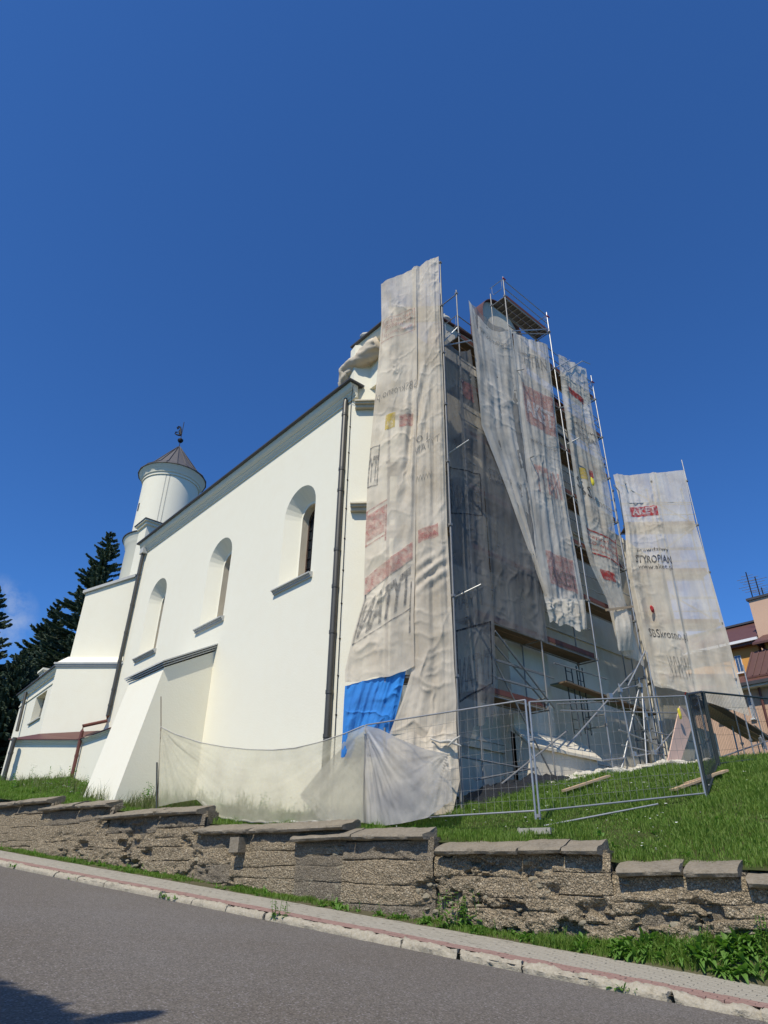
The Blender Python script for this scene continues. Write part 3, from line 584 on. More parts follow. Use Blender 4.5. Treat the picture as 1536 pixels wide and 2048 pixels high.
# choir beyond: wall, cornice, window, gate pier on its roof
zf = 11.3; f0, f1 = PZ(45, 1392, zf), PZ(118, 1337, zf); fd = f1[:2]-f0[:2]; fd /= np.linalg.norm(fd); fn = np.array([fd[1], -fd[0]]);
if fn@np.array([1, 0]) > 0: fn = -fn
f1e = f0[:2]+fd*np.linalg.norm(f1[:2]-f0[:2])*1.25
def FP(x, y, off=0): return hit(x, y, (fn[0], fn[1], 0), f0[:2]@fn+off)
wl = [FP(66, 1444), FP(80, 1437), FP(86, 1386), FP(74, 1391)]
tt = lambda P: float((P[:2]-f0[:2])@fd)
ws, we = min(tt(p) for p in wl), max(tt(p) for p in wl); wz0, wz1 = wl[0][2], wl[2][2]
def f3(t_, z): return (f0[0]+fd[0]*t_, f0[1]+fd[1]*t_, z)
Lf = float((f1e-f0[:2])@fd)
polywall([(.1, 4), (Lf, 4), (Lf, zf), (.1, zf)], [[(ws, wz0), (we, wz0), (we, wz1), (ws, wz1)]], f3, 'choir_wall', 'plaster', church)
mb = MB(); q = -fn*.45
A_, B_, C_, D_ = f3(ws, wz0), f3(we, wz0), f3(we, wz1), f3(ws, wz1); bk = [(p[0]+q[0], p[1]+q[1], p[2]) for p in (A_, B_, C_, D_)]
w = obj('window', [A_, B_, C_, D_]+bk, [(0, 1, 5, 4), (1, 2, 6, 5), (2, 3, 7, 6), (3, 0, 4, 7)], 'plaster', church)
obj('pane', [tuple(np.array(p)+np.append(fn*.06, 0)) for p in bk], [(0, 1, 2, 3)], 'glass', w)
MB().extr([(-.02, 0), (.10, -.02), (.10, -.08), (-.02, -.08)], f3(ws-.1, wz0+.03), f3(we+.1, wz0+.03), (*fn, 0)).build('sill', 'trim', w)
MB().extr([(-.02, -.75), (.05, -.75), (.05, -.66), (-.02, -.62)], f3(.1, zf), f3(Lf, zf), (*fn, 0)).build('string_course', 'plaster', church)
MB().extr([(-.02, -.30), (.08, -.30), (.12, -.2), (.22, -.1), (.24, 0), (-.02, 0)], f3(-.1, zf), f3(Lf, zf), (*fn, 0)).build('choir_cornice', 'plaster', church)
MB().extr([(-.6, .12), (.34, 0), (.34, .06), (-.6, .30)], f3(-.2, zf), f3(Lf, zf), (*fn, 0)).build('choir_roof', 'roof', church)
e1 = f3(.1, 4); MB().hexa([tuple(np.array(f3(.12, 0)[:2])-fn*.6), tuple(np.array(f3(Lf, 0)[:2])-fn*.6), tuple(np.array(f3(Lf, 0)[:2])-fn*5), tuple(np.array(f3(.12, 0)[:2])-fn*5)], 4, zf-.02).build('choir_body', 'plaster', church)
pp = np.array(f3(1.6, 0)[:2])-fn*.9; mb = MB(); mb.obox((*pp, zf+.65), (*fd*.55, 0), (*fn*.45, 0), (0, 0, .65)); mb.obox((*pp, zf+1.34), (*fd*.68, 0), (*fn*.58, 0), (0, 0, .06)); mb.obox((*pp, zf+1.24), (*fd*.61, 0), (*fn*.51, 0), (0, 0, .04))
mb.build('roof_pier', 'plaster', church)
# round turret
tc_ = PY(335, 1010, 35.6); TX, TY = tc_[0], 35.6
ztop = PY(337, 957, 35.6)[2]; tr = thing('turret', 'x', 'x', (TX, TY, 15)); del tr['category']; del tr['label']; tr.parent = church; tr.location = tuple(np.array((TX, TY, 15))-ROOT[church.name])
RT_ = 1.68
MB().lathe((TX, TY, 0), [(RT_, 8), (RT_, ztop-.62)]).build('turret_wall', 'plaster', tr, True)
MB().lathe((TX, TY, ztop), [(RT_, -.62), (RT_+.06, -.62), (RT_+.06, -.50), (RT_+.13, -.44), (RT_+.13, -.38), (RT_+.22, -.25), (RT_+.30, -.10), (RT_+.34, -.02), (RT_, -.02)], 64).build('turret_cornice', 'plaster', tr, True)
MB().lathe((TX, TY, ztop), [(RT_-.1, -.019), (RT_+.42, -.019), (RT_+.42, .03), (RT_+.36, .06), (1.62, .42), (.85, 1.45), (.07, 2.5), (.0, 2.55)], 20).build('cone_roof', 'cone', tr)
mb = MB()
for k in range(20):
    a = 2*math.pi*k/20; pts = [(TX+r*math.cos(a), TY+r*math.sin(a), ztop+z+.02) for r, z in ((RT_+.38, .06), (1.63, .43), (.86, 1.46), (.08, 2.5))]; mb.tube(pts, .022, 4)
mb.build('roof_seams', 'roof', tr)
zz = ztop+2.5
MB().tube([(TX, TY, zz), (TX, TY, zz+2.05)], .022, 6).build('finial_rod', 'iron', tr)
MB().lathe((TX, TY, zz+.55), [(.0, -.17), (.12, -.13), (.18, -.03), (.18, .05), (.10, .13), (0, .16)], 14).build('finial_ball', 'iron', tr, True)
vd = np.array([-RT[0], -RT[1], 0]); vd /= np.linalg.norm(vd)
cur = [(.05, .95), (.20, .98), (.34, 1.02), (.44, 1.10), (.42, 1.22), (.33, 1.22), (.32, 1.14)]; cur2 = [(.05, 1.0), (.10, 1.2), (.12, 1.45), (.18, 1.62), (.30, 1.66), (.37, 1.58), (.33, 1.50), (.26, 1.52)]
mb = MB()
for cvv, rr in ((cur, .045), (cur2, .06)): mb.tube([np.array((TX, TY, zz))+vd*a+np.array((0, 0, b)) for a, b in cvv], [rr*1.2]*2+[rr]*(len(cvv)-3)+[rr*.6], 6)
mb.tube([np.array((TX, TY, zz))+vd*a+np.array((0, 0, b)) for a, b in ((.08, 1.0), (.15, 1.12), (.2, 1.3), (.13, 1.42))], .06, 6)
mb.build('wind_vane', 'iron', tr)
# lightning wires and slit on the turret
for px0 in (327, 333):
    a = PY(px0, 930, TY); a0 = math.atan2(-1, (a[0]-TX)*.9); 
    cx, cy = TX+(RT_+.03)*math.cos(a0), TY+(RT_+.03)*math.sin(a0); MB().tube([(cx, cy, 17), (cx, cy, ztop-.6)], .007, 5).build('lightning_wire', 'iron', tr)
sa = math.atan2(.02, -1); MB().obox((TX+RT_*math.cos(sa), TY+RT_*math.sin(sa), ztop-2.6), (.03*math.cos(sa), .03*math.sin(sa), 0), (-.07*math.sin(sa), .07*math.cos(sa), 0), (0, 0, .25)).build('slit_window', 'glass', tr)
# square pier and lower round ring at the turret foot
pc = PY(302, 1070, 32.6); mb = MB(); q0 = pc[:2]
zt_ = PY(302, 1056, 32.6)[2]
mb.obox((q0[0], q0[1], zt_-1.6), (.50, 0, 0), (0, .50, 0), (0, 0, 1.6)); mb.obox((q0[0], q0[1], zt_-.05), (.60, 0, 0), (0, .60, 0), (0, 0, .09)); mb.obox((q0[0], q0[1], zt_+.06), (.70, 0, 0), (0, .70, 0), (0, 0, .035))
mb.build('square_pier', 'plaster', church)
MB().obox((q0[0], q0[1], zt_+.12), (.74, 0, 0), (0, .74, 0), (0, 0, .025)).build('pier_cover', 'roof', church)
zr_ = PY(266, 1072, TY)[2]
MB().lathe((TX, TY, zr_), [(1.80, -14), (1.80, -.7), (1.86, -.62), (1.88, -.5), (1.98, -.3), (2.04, -.12), (RT_, -.02)], 64).build('turret_lower_stage', 'plaster', tr, True)
MB().lathe((TX, TY, zr_), [(1.6, -.0), (2.10, -.115), (2.10, -.06), (RT_-.05, .15)], 64).build('lower_stage_roof', 'roof', tr)
# rain pipes
def pipe(pts, r, m, joints, name='downpipe', parent=church, mj=None):
    o = MB().tube(pts, r, 14).build(name, m, parent, True)
    for z in joints:
        p = None
        for a, b in zip(pts[:-1], pts[1:]):
            if min(a[2], b[2]) <= z <= max(a[2], b[2]) and abs(a[2]-b[2]) > .3: k = (z-a[2])/(b[2]-a[2]); p = np.array(a)+(np.array(b)-np.array(a))*k; d = (np.array(b)-np.array(a)); d /= np.linalg.norm(d)
        if p is not None: MB().tube([p-d*.05, p+d*.05], r*1.14, 14).build('pipe_joint', mj or m, o, True)
    return o
p0, p1 = PX(695, 795, XN-.14), PX(655, 1475, XN-.14)
pipe([(XN-.02, 14.56, 16.02), (XN-.06, 14.54, 15.98), (XN-.10, 14.53, 15.8), (XN-.11, 14.55, 2.9)], .096, 'pipe', [15.3, 13.1, 12.3, 10.2, 9.0, 7.6, 5.9, 4.75, 3.4])
q1 = PX(215, 1432, XN-.14)
pipe([(XN-.14, 30.86, 15.7), (XN-.14, 31.0, q1[2])], .085, 'pipe', [14.6, 13, 11.6, 10.2, 8.9, 8.2])
MB().hexa([(XN-.27, 30.66), (XN-.0, 30.66), (XN-.0, 31.06), (XN-.27, 31.06)], 15.72, 16.02).build('hopper', 'trim', church)
e0 = PX(212, 1440, XN-.14); e1_ = PX(166, 1452, XE-.14); e2 = PX(142, 1556, XE-.14)
pipe([(XN-.14, 31.0, q1[2]), (XN-.14, 31.0, q1[2]-.22), (XE-.14, e1_[1], e1_[2]), (XE-.14, e1_[1]-.05, e1_[2]-.22), (XE-.14, e1_[1]-.05, 4.2)], .075, 'brownpipe', [6.6, 5.9])
g0 = FP(52, 1385, .2); g1 = FP(30, 1475, .2)
h0, h1 = PD(30, 1475, cD-.35), PD(8, 1580, cD-.35)
pipe([g0, tuple(FP(34, 1462, .2))], .09, 'pipe', []); pipe([h0, (h0[0], h0[1], 4.4)], .09, 'pipe', [6, 5])
c0_, c1_ = PX(712, 800, XN-.03), PX(672, 1462, XN-.03)
MB().tube([tuple(PX(706, 770, XN-.3)), (XN-.03, 14.3, 15.7), (XN-.03, 14.3, 10), (XN-.03, 14.31, 3)], .012, 5).build('lightning_cable', 'iron', church)
for k in range(11): MB().box((XN-.05, 14.285, 4.2+k*1.05), (XN, 14.315, 4.24+k*1.05)).build('cable_clip', 'iron', church)
# west front: bevelled corner, facade, gable
CB = (10.95, 14.25); CE = (12.35, 12.85); YF = 12.95
MB().hexa([CB, CE, (12.35, 14.6), (11.02, 14.6)], 2.2, 18.35).build('bevelled_corner', 'plaster', church)
def dledge(z, name='corner_ledge'):
    mb = MB(); o = np.array([-S2, -S2]); a = np.array(CB)+np.array([S2, -S2])*.10; b = np.array(CE)
    for off, z0, z1 in ((.30, 0, .05), (.24, -.06, 0), (.15, -.17, -.06)): mb.hexa([a+o*off, b+o*off, b, a], z+z0, z+z1)
    mb.build(name, 'raw_plaster', church)
dledge(PD(722, 812, 17.82)[2]); dledge(PD(708, 1016, 17.82)[2])
MB().hexa([(12.352, YF), (24.6, YF), (24.6, 14.3), (12.352, 14.3)], 2.2, 18.5).build('west_wall', 'raw_plaster', church)
def gab(x):
    t_ = abs(x-18.1)
    return 22.95+1.4*math.sqrt(1-(t_/1.4)**2) if t_ < 1.4 else (20.75+.1*(4.4-t_) if t_ < 4.4 else 18.5)
xs = np.concatenate([np.linspace(13.7, 16.69, 8), 18.1-1.399*np.cos(np.linspace(0, math.pi, 25)), np.linspace(19.51, 22.4, 8)]); P = [(x, gab(x)) for x in xs]; P = [(13.7, 18.45)]+P+[(22.4, 18.45)]
n = len(P); V = [(x, YF+.05, z) for x, z in P]+[(x, YF+.6, z) for x, z in P]
obj('gable', V, [tuple(range(n)), tuple(range(n, 2*n))[::-1]]+[(i, i+1, n+i+1, n+i) for i in range(n-1)], 'raw_plaster', church)
mb = MB(); mb.extr([(-.5, 0), (.12, 0), (.12, .05), (-.5, .05)], (0, 0, 0), (0, 0, 0.001), (0, -1, 0)) if 0 else None
V = []; F = []
for i, (x, z) in enumerate(P):
    for yy, dz in ((YF-.12, 0.03), (YF-.12, .08), (YF+.62, .08), (YF+.62, .03)): V.append((x, yy, z+dz))
for i in range(n-1):
    for k in range(4): F.append((4*i+k, 4*i+(k+1) % 4, 4*i+4+(k+1) % 4, 4*i+4+k))
obj('gable_coping', V, F, 'tiles', church)
MB().extr([(-.02, 18.0), (.06, 18.0), (.06, 18.12), (.16, 18.22), (.24, 18.38), (.26, 18.5), (-.02, 18.5)], (11.35, 12.95, 0), (11.35, 14.45, 0), (-1, 0, 0)).build('gable_cornice', 'plaster', church)
MB().extr([(-.02, 18.0), (.06, 18.0), (.06, 18.12), (.16, 18.22), (.24, 18.38), (.26, 18.5), (-.02, 18.5)], (11.35, YF, 0), (24.6, YF, 0), (0, -1, 0)).build('gable_cornice', 'raw_plaster', church)
MB().hexa([(10.98, 12.6), (24.7, 12.6), (24.7, 14.6), (10.98, 14.6)], 18.505, [18.56]*4).build('gable_cover', 'roof', church)
MB().hexa([(11.35, YF), (12.5, YF), (12.5, 14.4), (11.35, 14.4)], 16.3, 18.5).build('gable_shoulder', 'plaster', church)
def urn(x, y, z, s=1.):
    MB().lathe((x, y, z), [(0, 0), (.17*s, 0), (.17*s, .05*s), (.07*s, .10*s), (.07*s, .16*s), (.20*s, .24*s), (.27*s, .38*s), (.25*s, .46*s), (.12*s, .54*s), (.16*s, .58*s), (.05*s, .70*s), (.05*s, .76*s), (0, .80*s)], 20).build('urn', 'urn', church, True)
urn(11.75, 13.6, 18.56, 1.05); up_ = PY(893, 650, 13.1); 
MB().box((up_[0]-.3, 12.94, 18.55), (up_[0]+.3, 13.5, up_[2]-.1)).build('urn_pedestal', 'raw_plaster', church)
urn(up_[0], 13.2, up_[2]-.1, 1.0)
MB().tube([(11.42+.30*math.cos(a), 13.9+.34*math.sin(a)*1.2, 18.72+.25*math.sin(a)) for a in np.linspace(-1, 4, 10)], .10, 8).build('scroll', 'urn', church, True)
# facade relief: buttress with sloped plinth, plinth ledge, string courses, tall windows
MB().box((12.6, YF-.10, 4.75), (24.5, YF, 4.95)).build('plinth_ledge', 'raw_plaster', church)
MB().extr([(0, 4.96), (.12, 4.96), (.0, 5.12)], (12.6, YF, 0), (24.5, YF, 0), (0, -1, 0)).build('plinth_weathering', 'raw_plaster', church)
MB().box((16.1, 12.45, 2.2), (18.15, YF+.01, 12.6)).build('facade_buttress', 'raw_plaster', church)
MB().add([(16.2, 12.46, 5.35), (19.4, 12.46, 5.35), (19.5, 11.95, 4.85), (16.1, 11.95, 4.85), (16.1, 11.95, 2.5), (19.5, 11.95, 2.5), (16.1, 12.6, 2.5), (19.5, 12.6, 2.5), (16.1, 12.6, 5.35), (19.5, 12.6, 5.35)],
         [(0, 1, 2, 3), (3, 2, 5, 4), (0, 3, 4, 6, 8), (2, 1, 9, 7, 5), (0, 8, 9, 1)]).build('buttress_foot', 'raw_plaster', church)
MB().add([(16.05, 12.44, 5.42), (19.55, 12.44, 5.42), (19.6, 11.85, 4.88), (16.0, 11.85, 4.88), (16.05, 12.44, 5.36), (19.55, 12.44, 5.36), (19.6, 11.85, 4.80), (16.0, 11.85, 4.80)],
         [(0, 1, 2, 3), (7, 6, 5, 4), (3, 2, 6, 7), (0, 3, 7, 4), (2, 1, 5, 6)]).build('foot_weathering', 'raw_plaster', church)
for z in (9.3, 13.9): MB().box((12.4, YF-.08, z), (24.5, YF, z+.16)).build('string_course', 'raw_plaster', church)
for x in (14.9, 20.6):
    P = arch(x, .75, 10.3, 13.0); n = len(P)
    w = obj('window', [(p, YF-.004, q) for p, q in P], [tuple(range(n))], 'glass', church); mb = MB()
    for k in range(1, 8): mb.box((x-.75, YF-.03, 10.3+k*.4), (x+.75, YF-.008, 10.33+k*.4))
    for k in (-.25, .25): mb.box((x+k-.015, YF-.031, 10.3), (x+k+.015, YF-.006, 13.4))
    mb.build('glazing_bars', 'iron', w)
# right-hand diagonal buttress
ra = np.array([24.6, 12.9]); rb = ra+np.array([S2, -S2])*2.0; dd = np.array([S2, S2])*1.25
MB().hexa([ra, rb, rb+dd, ra+dd], 3, [15.2, 13.4, 13.4, 15.2]).build('far_corner_buttress', 'raw_plaster', church)
MB().hexa([ra-dd*.25, rb+np.array([S2, -S2])*.5-dd*.25, rb+np.array([S2, -S2])*.5+dd, ra+dd], 3, [7.3, 6.4, 6.4, 7.3]).build('far_corner_foot', 'raw_plaster', church)

# ================================================================== SCAFFOLD
YO, YI = 11.60, 12.33
ZK = [5.93+2.125*k for k in range(9)]
def coupler(p, parent): MB().obox(p, (.045, 0, 0), (0, .045, 0), (0, 0, .035)).build('coupler', 'galv_old', parent)
def tubeobj(name, a, b, m='galv', r=.026, parent=None, n=8):
    return MB().tube([a, b], r, n).build(name, m, parent, True)
def scaffold(name, label, loc): return thing(name, label, 'scaffold', loc)
def bay(sc, P0, P1, out, levels, ztop, zbot=None, guards=True, deckmat='plank', braces=(), first=True, rails_from=0, tm='galv', end_guard=None):
    """P0,P1: outer uprights (x,y); out: unit vector towards the street; decks between the uprights"""
    P0 = np.array(P0, float); P1 = np.array(P1, float); out = np.array(out); d = P1-P0; L = np.linalg.norm(d); d /= L
    for z in levels:
        for k, o in enumerate((.20, .53)):
            a = P0-out*o; b = P1-out*o
            jit = random.uniform(-.006, .006)
            MB().bar((a[0]+d[0]*.03, a[1]+d[1]*.03, z+jit), (b[0]-d[0]*.03, b[1]-d[1]*.03, z+jit), .305, .045).build('deck_board', deckmat, sc)
        for o in (.05, .69):
            a = P0-out*o; b = P1-out*o; tubeobj('ledger', (*a, z-.05), (*b, z-.05), tm, .022, sc)
        if guards:
            a = P0+out*.0; b = P1+out*.0
            MB().bar((a[0]-out[0]*.06+d[0]*.05, a[1]-out[1]*.06+d[1]*.05, z+.11), (b[0]-out[0]*.06-d[0]*.05, b[1]-out[1]*.06-d[1]*.05, z+.11), .028, .15).build('toe_board', 'toe', sc)
            for h in (.5, 1.0): tubeobj('guard_rail', (*(a-out*.03), z+h), (*(b-out*.03), z+h+random.uniform(-.02, .02)), tm, .019, sc)
    for (za, zb, dirn) in braces:
        a, b = (P0, P1) if dirn > 0 else (P1, P0); tubeobj('brace', (*(a-out*.05), za), (*(b-out*.05), zb), tm, .024, sc)
def upright(sc, x, y, z0, z1, m='galv', couplers=True):
    tubeobj('upright', (x, y, z0), (x, y, z1), m, .0245, sc)
    MB().box((x-.08, y-.08, z0-.04), (x+.08, y+.08, z0+.02)).build('base_plate', 'galv_old', sc)
    if couplers:
        for z in ZK:
            if z0+.5 < z < z1: coupler((x, y, z-.02), sc)
fs = scaffold('facade_scaffold', 'tall steel tube scaffold with wooden decks climbing the netted west front of the church', (16.7, YO, gxy(16.7, YO)))
XU = [13.58, 16.67, 19.75, 22.85]; TOPS = [20.95, 24.05, 24.1, 22.2]; TOPI = [20.6, 23.6, 23.7, 21.9]
for x, zt, zi in zip(XU, TOPS, TOPI):
    upright(fs, x, YO, gxy(x, YO)-.05, zt, 'galv_old' if x < 17 else 'galv'); upright(fs, x, YI, gxy(x, YI)-.05, zi, 'galv_old')
    tubeobj('transom', (x, YO, ZK[0]+.3), (x, YI, ZK[0]+.3), 'galv_old', .022, fs)
    for z in ZK:
        if z < zt: tubeobj('transom', (x, YO-.05, z-.06), (x, YI+.05, z-.06), 'galv_old', .022, fs)
o_ = (0, -1)
bay(fs, (XU[0], YO), (XU[1], YO), o_, ZK[0:7], 0, braces=[(ZK[0]-1.95, ZK[1]-.1, -1), (ZK[1]-.15, ZK[0]+.1, 1), (ZK[5], ZK[6], 1)], tm='galv_old')
bay(fs, (XU[1], YO), (XU[2], YO), o_, ZK[1:8], 0, braces=[(ZK[7], ZK[8]-.1, 1), (ZK[5], ZK[6], -1)], tm='galv_old')
bay(fs, (XU[1], YO), (XU[2], YO), o_, [ZK[8]], 0, deckmat='alu')
bay(fs, (XU[2], YO), (XU[3], YO), o_, ZK[2:8], 0, tm='galv', braces=[(ZK[6], ZK[7], 1), (ZK[3], ZK[4], -1)])
for k in range(9):
    x = XU[1]+.3+k*.31; MB().box((x-.02, YI-.02, ZK[8]-.055), (x+.02, YO+.04, ZK[8]-.028)).build('deck_rib', 'galv', fs)
def endframe(x, z):
    for h in (.5, 1.0): pass
    MB().tube([(x, YO, z+1.0), (x, YI, z+1.0)], .017, 6).build('end_rail', 'galv', fs)
    MB().tube([(x, YO-.0+.10, z+1.0), (x, YO+.10, z+.62), (x, YO+.16, z+.5), (x, YI-.16, z+.5), (x, YI-.10, z+.62), (x, YI-.10, z+1.0)], .014, 6).build('end_guard', 'galv', fs)
endframe(XU[0], ZK[6]); endframe(XU[1], ZK[8]); endframe(XU[2], ZK[8]); endframe(XU[3], ZK[7]); endframe(XU[3], ZK[5]); endframe(XU[3], ZK[6])
for x, z in ((XU[1], 23.93), (XU[2], 23.85), (XU[3], ZK[7]+1)): MB().tube([(x-.05, YO-.03, z), (x+.12, YO-.03, z)], .03, 6).build('red_wedge', 'redplast', fs)
# long side brace and the tubes poking out through the sheeting
for a, b, ya, yb in (((905, 1197), (962, 1169), YO, 10.95), ((890, 912), (938, 880), YO, 10.95), ((880, 690), (915, 655), YO, 11.2), ((885, 692), (943, 681), YO, YO-.3), ((1030, 742), (1048, 738), YO, YO-.4), ((1113, 735), (1140, 720), YO, YO-.35), ((1118, 752), (1165, 722), YO-.05, YO-.2), ((1165, 722), (1180, 728), YO-.3, YO-.2), ((1135, 888), (1158, 876), YO, YO-.4), ((1055, 918), (1068, 912), YO, YO-.4), ((1025, 662), (1098, 658), YO-.04, YO-.04), ((1240, 985), (1228, 970), YO, YO-.5), ((1245, 960), (1252, 968), YO, YO-.4)):
    tubeobj('anchor_tube', PY(*a, ya), PY(*b, yb), 'galv', .024, fs)
def pxtube(name, a, b, y, m='galv', r=.024, parent=None, y2=None): return tubeobj(name, PY(*a, y), PY(*b, y if y2 is None else y2), m, r, parent)
for a, b in (((991, 1321), (1108, 1357)), ((991, 1356), (1068, 1378)), ((1108, 1326), (1213, 1358))): pxtube('ledger', a, b, YO+.02, 'galv_old', .022, fs)
pxtube('long_brace', (1274, 1334), (1134, 1493), YO-.12, 'galv', .027, fs); pxtube('long_brace', (990, 1262), (1110, 1418), YO-.06, 'galv_old', .027, fs); pxtube('long_brace', (1134, 1462), (1003, 1568), YO-.2, 'galv_old', .026, fs)
pxtube('ledger', (1122, 1421), (1363, 1426), YO-.35, 'galv', .024, fs); pxtube('ledger', (920, 1513), (1068, 1540), YO-.04, 'galv_old', .022, fs); pxtube('ledger', (950, 1560), (1075, 1535), YO-.04, 'galv_old', .022, fs)
pxtube('ledger', (1115, 1408), (1290, 1400), YO+.1, 'galv_old', .02, fs)
a, b = PY(1108, 1368, YI-.2), PY(1292, 1432, YI-.2); 
for k in (0, .31): MB().bar(a+np.array((0, -k, 0)), b+np.array((0, -k, 0)), .30, .05).build('green_deck_board', mat('mossy_plank', (.10, .13, .09), .8, var=(.16, .17, .13), scale=7, amt=1) if k == 0 else 'plank', fs)
for px_ in (1130, 1152):
    a, b = PY(px_, 1332, YO+.35), PY(px_+19, 1468, YO+.35)
    c = (b-a)*0+np.array((.34, 0, 0)); l = thing('ladder', 'x', 'x', b); del l['label']; del l['category']; l.parent = fs; l.location = tuple(b-ROOT[fs.name])
    MB().tube([a, b], .022, 6).build('stile', 'dark_steel', l, True); MB().tube([a+c, b+c], .022, 6).build('stile', 'dark_steel', l, True)
    for k in range(7): q = a+(b-a)*(k+.5)/7; MB().tube([q, q+c], .013, 5).build('rung', 'dark_steel', l, True)
# spare tubes standing and clamped together beside the last bay
cs = scaffold('tube_trestle', 'cluster of leaning galvanised tubes clamped together at the foot of the facade scaffold', PY(1275, 1548, YO-.4))
for a, b in (((1237, 1367), (1274, 1552)), ((1277, 1355), (1316, 1548)), ((1283, 1367), (1295, 1552)), ((1279, 1371), (1239, 1556)), ((1293, 1304), (1333, 1540)), ((1241, 1379), (1282, 1369)), ((1272, 1512), (1309, 1506)), ((1307, 1507), (1408, 1392)), ((1206, 1521), (1250, 1516)), ((1244, 1490), (1335, 1512)), ((1262, 1418), (1300, 1480)), ((1290, 1302), (1256, 1372)), ((1238, 1460), (1330, 1495)), ((1302, 1462), (1398, 1487))):
    pxtube('tube', a, b, YO-.4+random.uniform(-.06, .06), 'galv', .026, cs)
for a in ((1308, 1505), (1268, 1508), (1291, 1431), (1240, 1380), (1281, 1371)): MB().obox(PY(*a, YO-.45), (.07, 0, 0), (0, .05, 0), (0, 0, .07)).build('clamp', 'galv', cs)
for a in ((1220, 1393),): MB().obox(PY(*a, YO-.4), (.10, 0, .02), (0, .05, 0), (-.02, 0, .10)).build('clamp', 'galv', cs)
# corner scaffold (turned 45 degrees)
c0 = 16.36; dv = np.array([-S2, S2]); on = np.array([-S2, -S2]); CO = np.array([12.11, 11.026]); CL = np.array([10.86, 12.276])
cns = scaffold('corner_scaffold', 'narrow steel scaffold round the church corner beneath the tall beige netting', (*CO, gxy(*CO)))
for p, zt in ((CO, 20.85), (CL, 19.3)):
    upright(cns, p[0], p[1], gxy(*p)-.05, zt, 'galv_old'); q = p-on*.62; upright(cns, q[0], q[1], gxy(*q)-.05, zt-.4, 'galv_old')
bay(cns, CO, CL, on, ZK[0:7], 0, tm='galv_old', guards=False)
# right-hand scaffold
cR = 24.7; RA, RB = np.array([23.36, 0.]), PD(1368, 940, cR)[:2]; RA[1] = cR/S2-RA[0]; RB = np.array([RB[0], cR/S2-RB[0]]); on2 = np.array([-S2, -S2])
rs = scaffold('side_scaffold', 'pale netted scaffold standing at the far right corner of the church', (*RA, gxy(*RA)))
RM = (RA+RB)/2; zRt = PD(1366, 920, cR)[2]
for p, zt in ((RA, 16.7), (RM, 16.8), (RB, zRt)):
    upright(rs, p[0], p[1], gxy(*p)-.05, zt); q = p-on2*.7; upright(rs, q[0], q[1], gxy(*q)-.05, 16.6, 'galv_old')
bay(rs, RA, RB, on2, ZK[1:5], 0, guards=True, braces=[(ZK[1], ZK[2], 1), (ZK[2], ZK[3], -1), (ZK[3], ZK[4], 1), (ZK[4], ZK[5], -1)])
for z in ZK[1:5]:
    for h in (1.06,): tubeobj('ledger', (*RA, z+h), (*RB, z+h), 'galv', .02, rs)
# plank walkway on the right with its posts
ww = scaffold('plank_walkway', 'long walkway of new scaffold planks sloping away at the right under the netting', PY(1420, 1500, 10.8))
A = PY(1398, 1412, 10.9); zB = A[2]-.1; Bq = PZ(1516, 1482, zB-.25); sd = np.cross((Bq-A)/np.linalg.norm(Bq-A), (0, 0, 1)); sd /= np.linalg.norm(sd)
for k in range(3): MB().bar(A+sd*(.3*k-.1), Bq+sd*(.3*k-.1), .28, .045).build('plank', 'newplank' if k < 2 else 'plank', ww)
for t_ in (.03, .52, .98):
    q = A+(Bq-A)*t_; tubeobj('post', (q[0], q[1], gxy(q[0], q[1])-.05), (q[0], q[1], q[2]+.05), 'galv', .025, ww)
tubeobj('rail', A+np.array((0, 0, .5)), Bq+np.array((0, 0, .5)), 'galv', .02, ww)
for a, b in (((1425, 1520), (1536, 1482)), ((1500, 1385), (1534, 1500)), ((1520, 1470), (1536, 1530)), ((1508, 1450), (1536, 1475)), ((1486, 1330), (1512, 1440))): tubeobj('tube', PY(*a, 10.3), PY(*b, 10.3), 'galv', .026, ww)
for a in ((1522, 1480), (1528, 1492)): MB().obox(PY(*a, 10.3), (.09, 0, .03), (0, .05, 0), (-.03, 0, .09)).build('clamp', 'galv', ww)

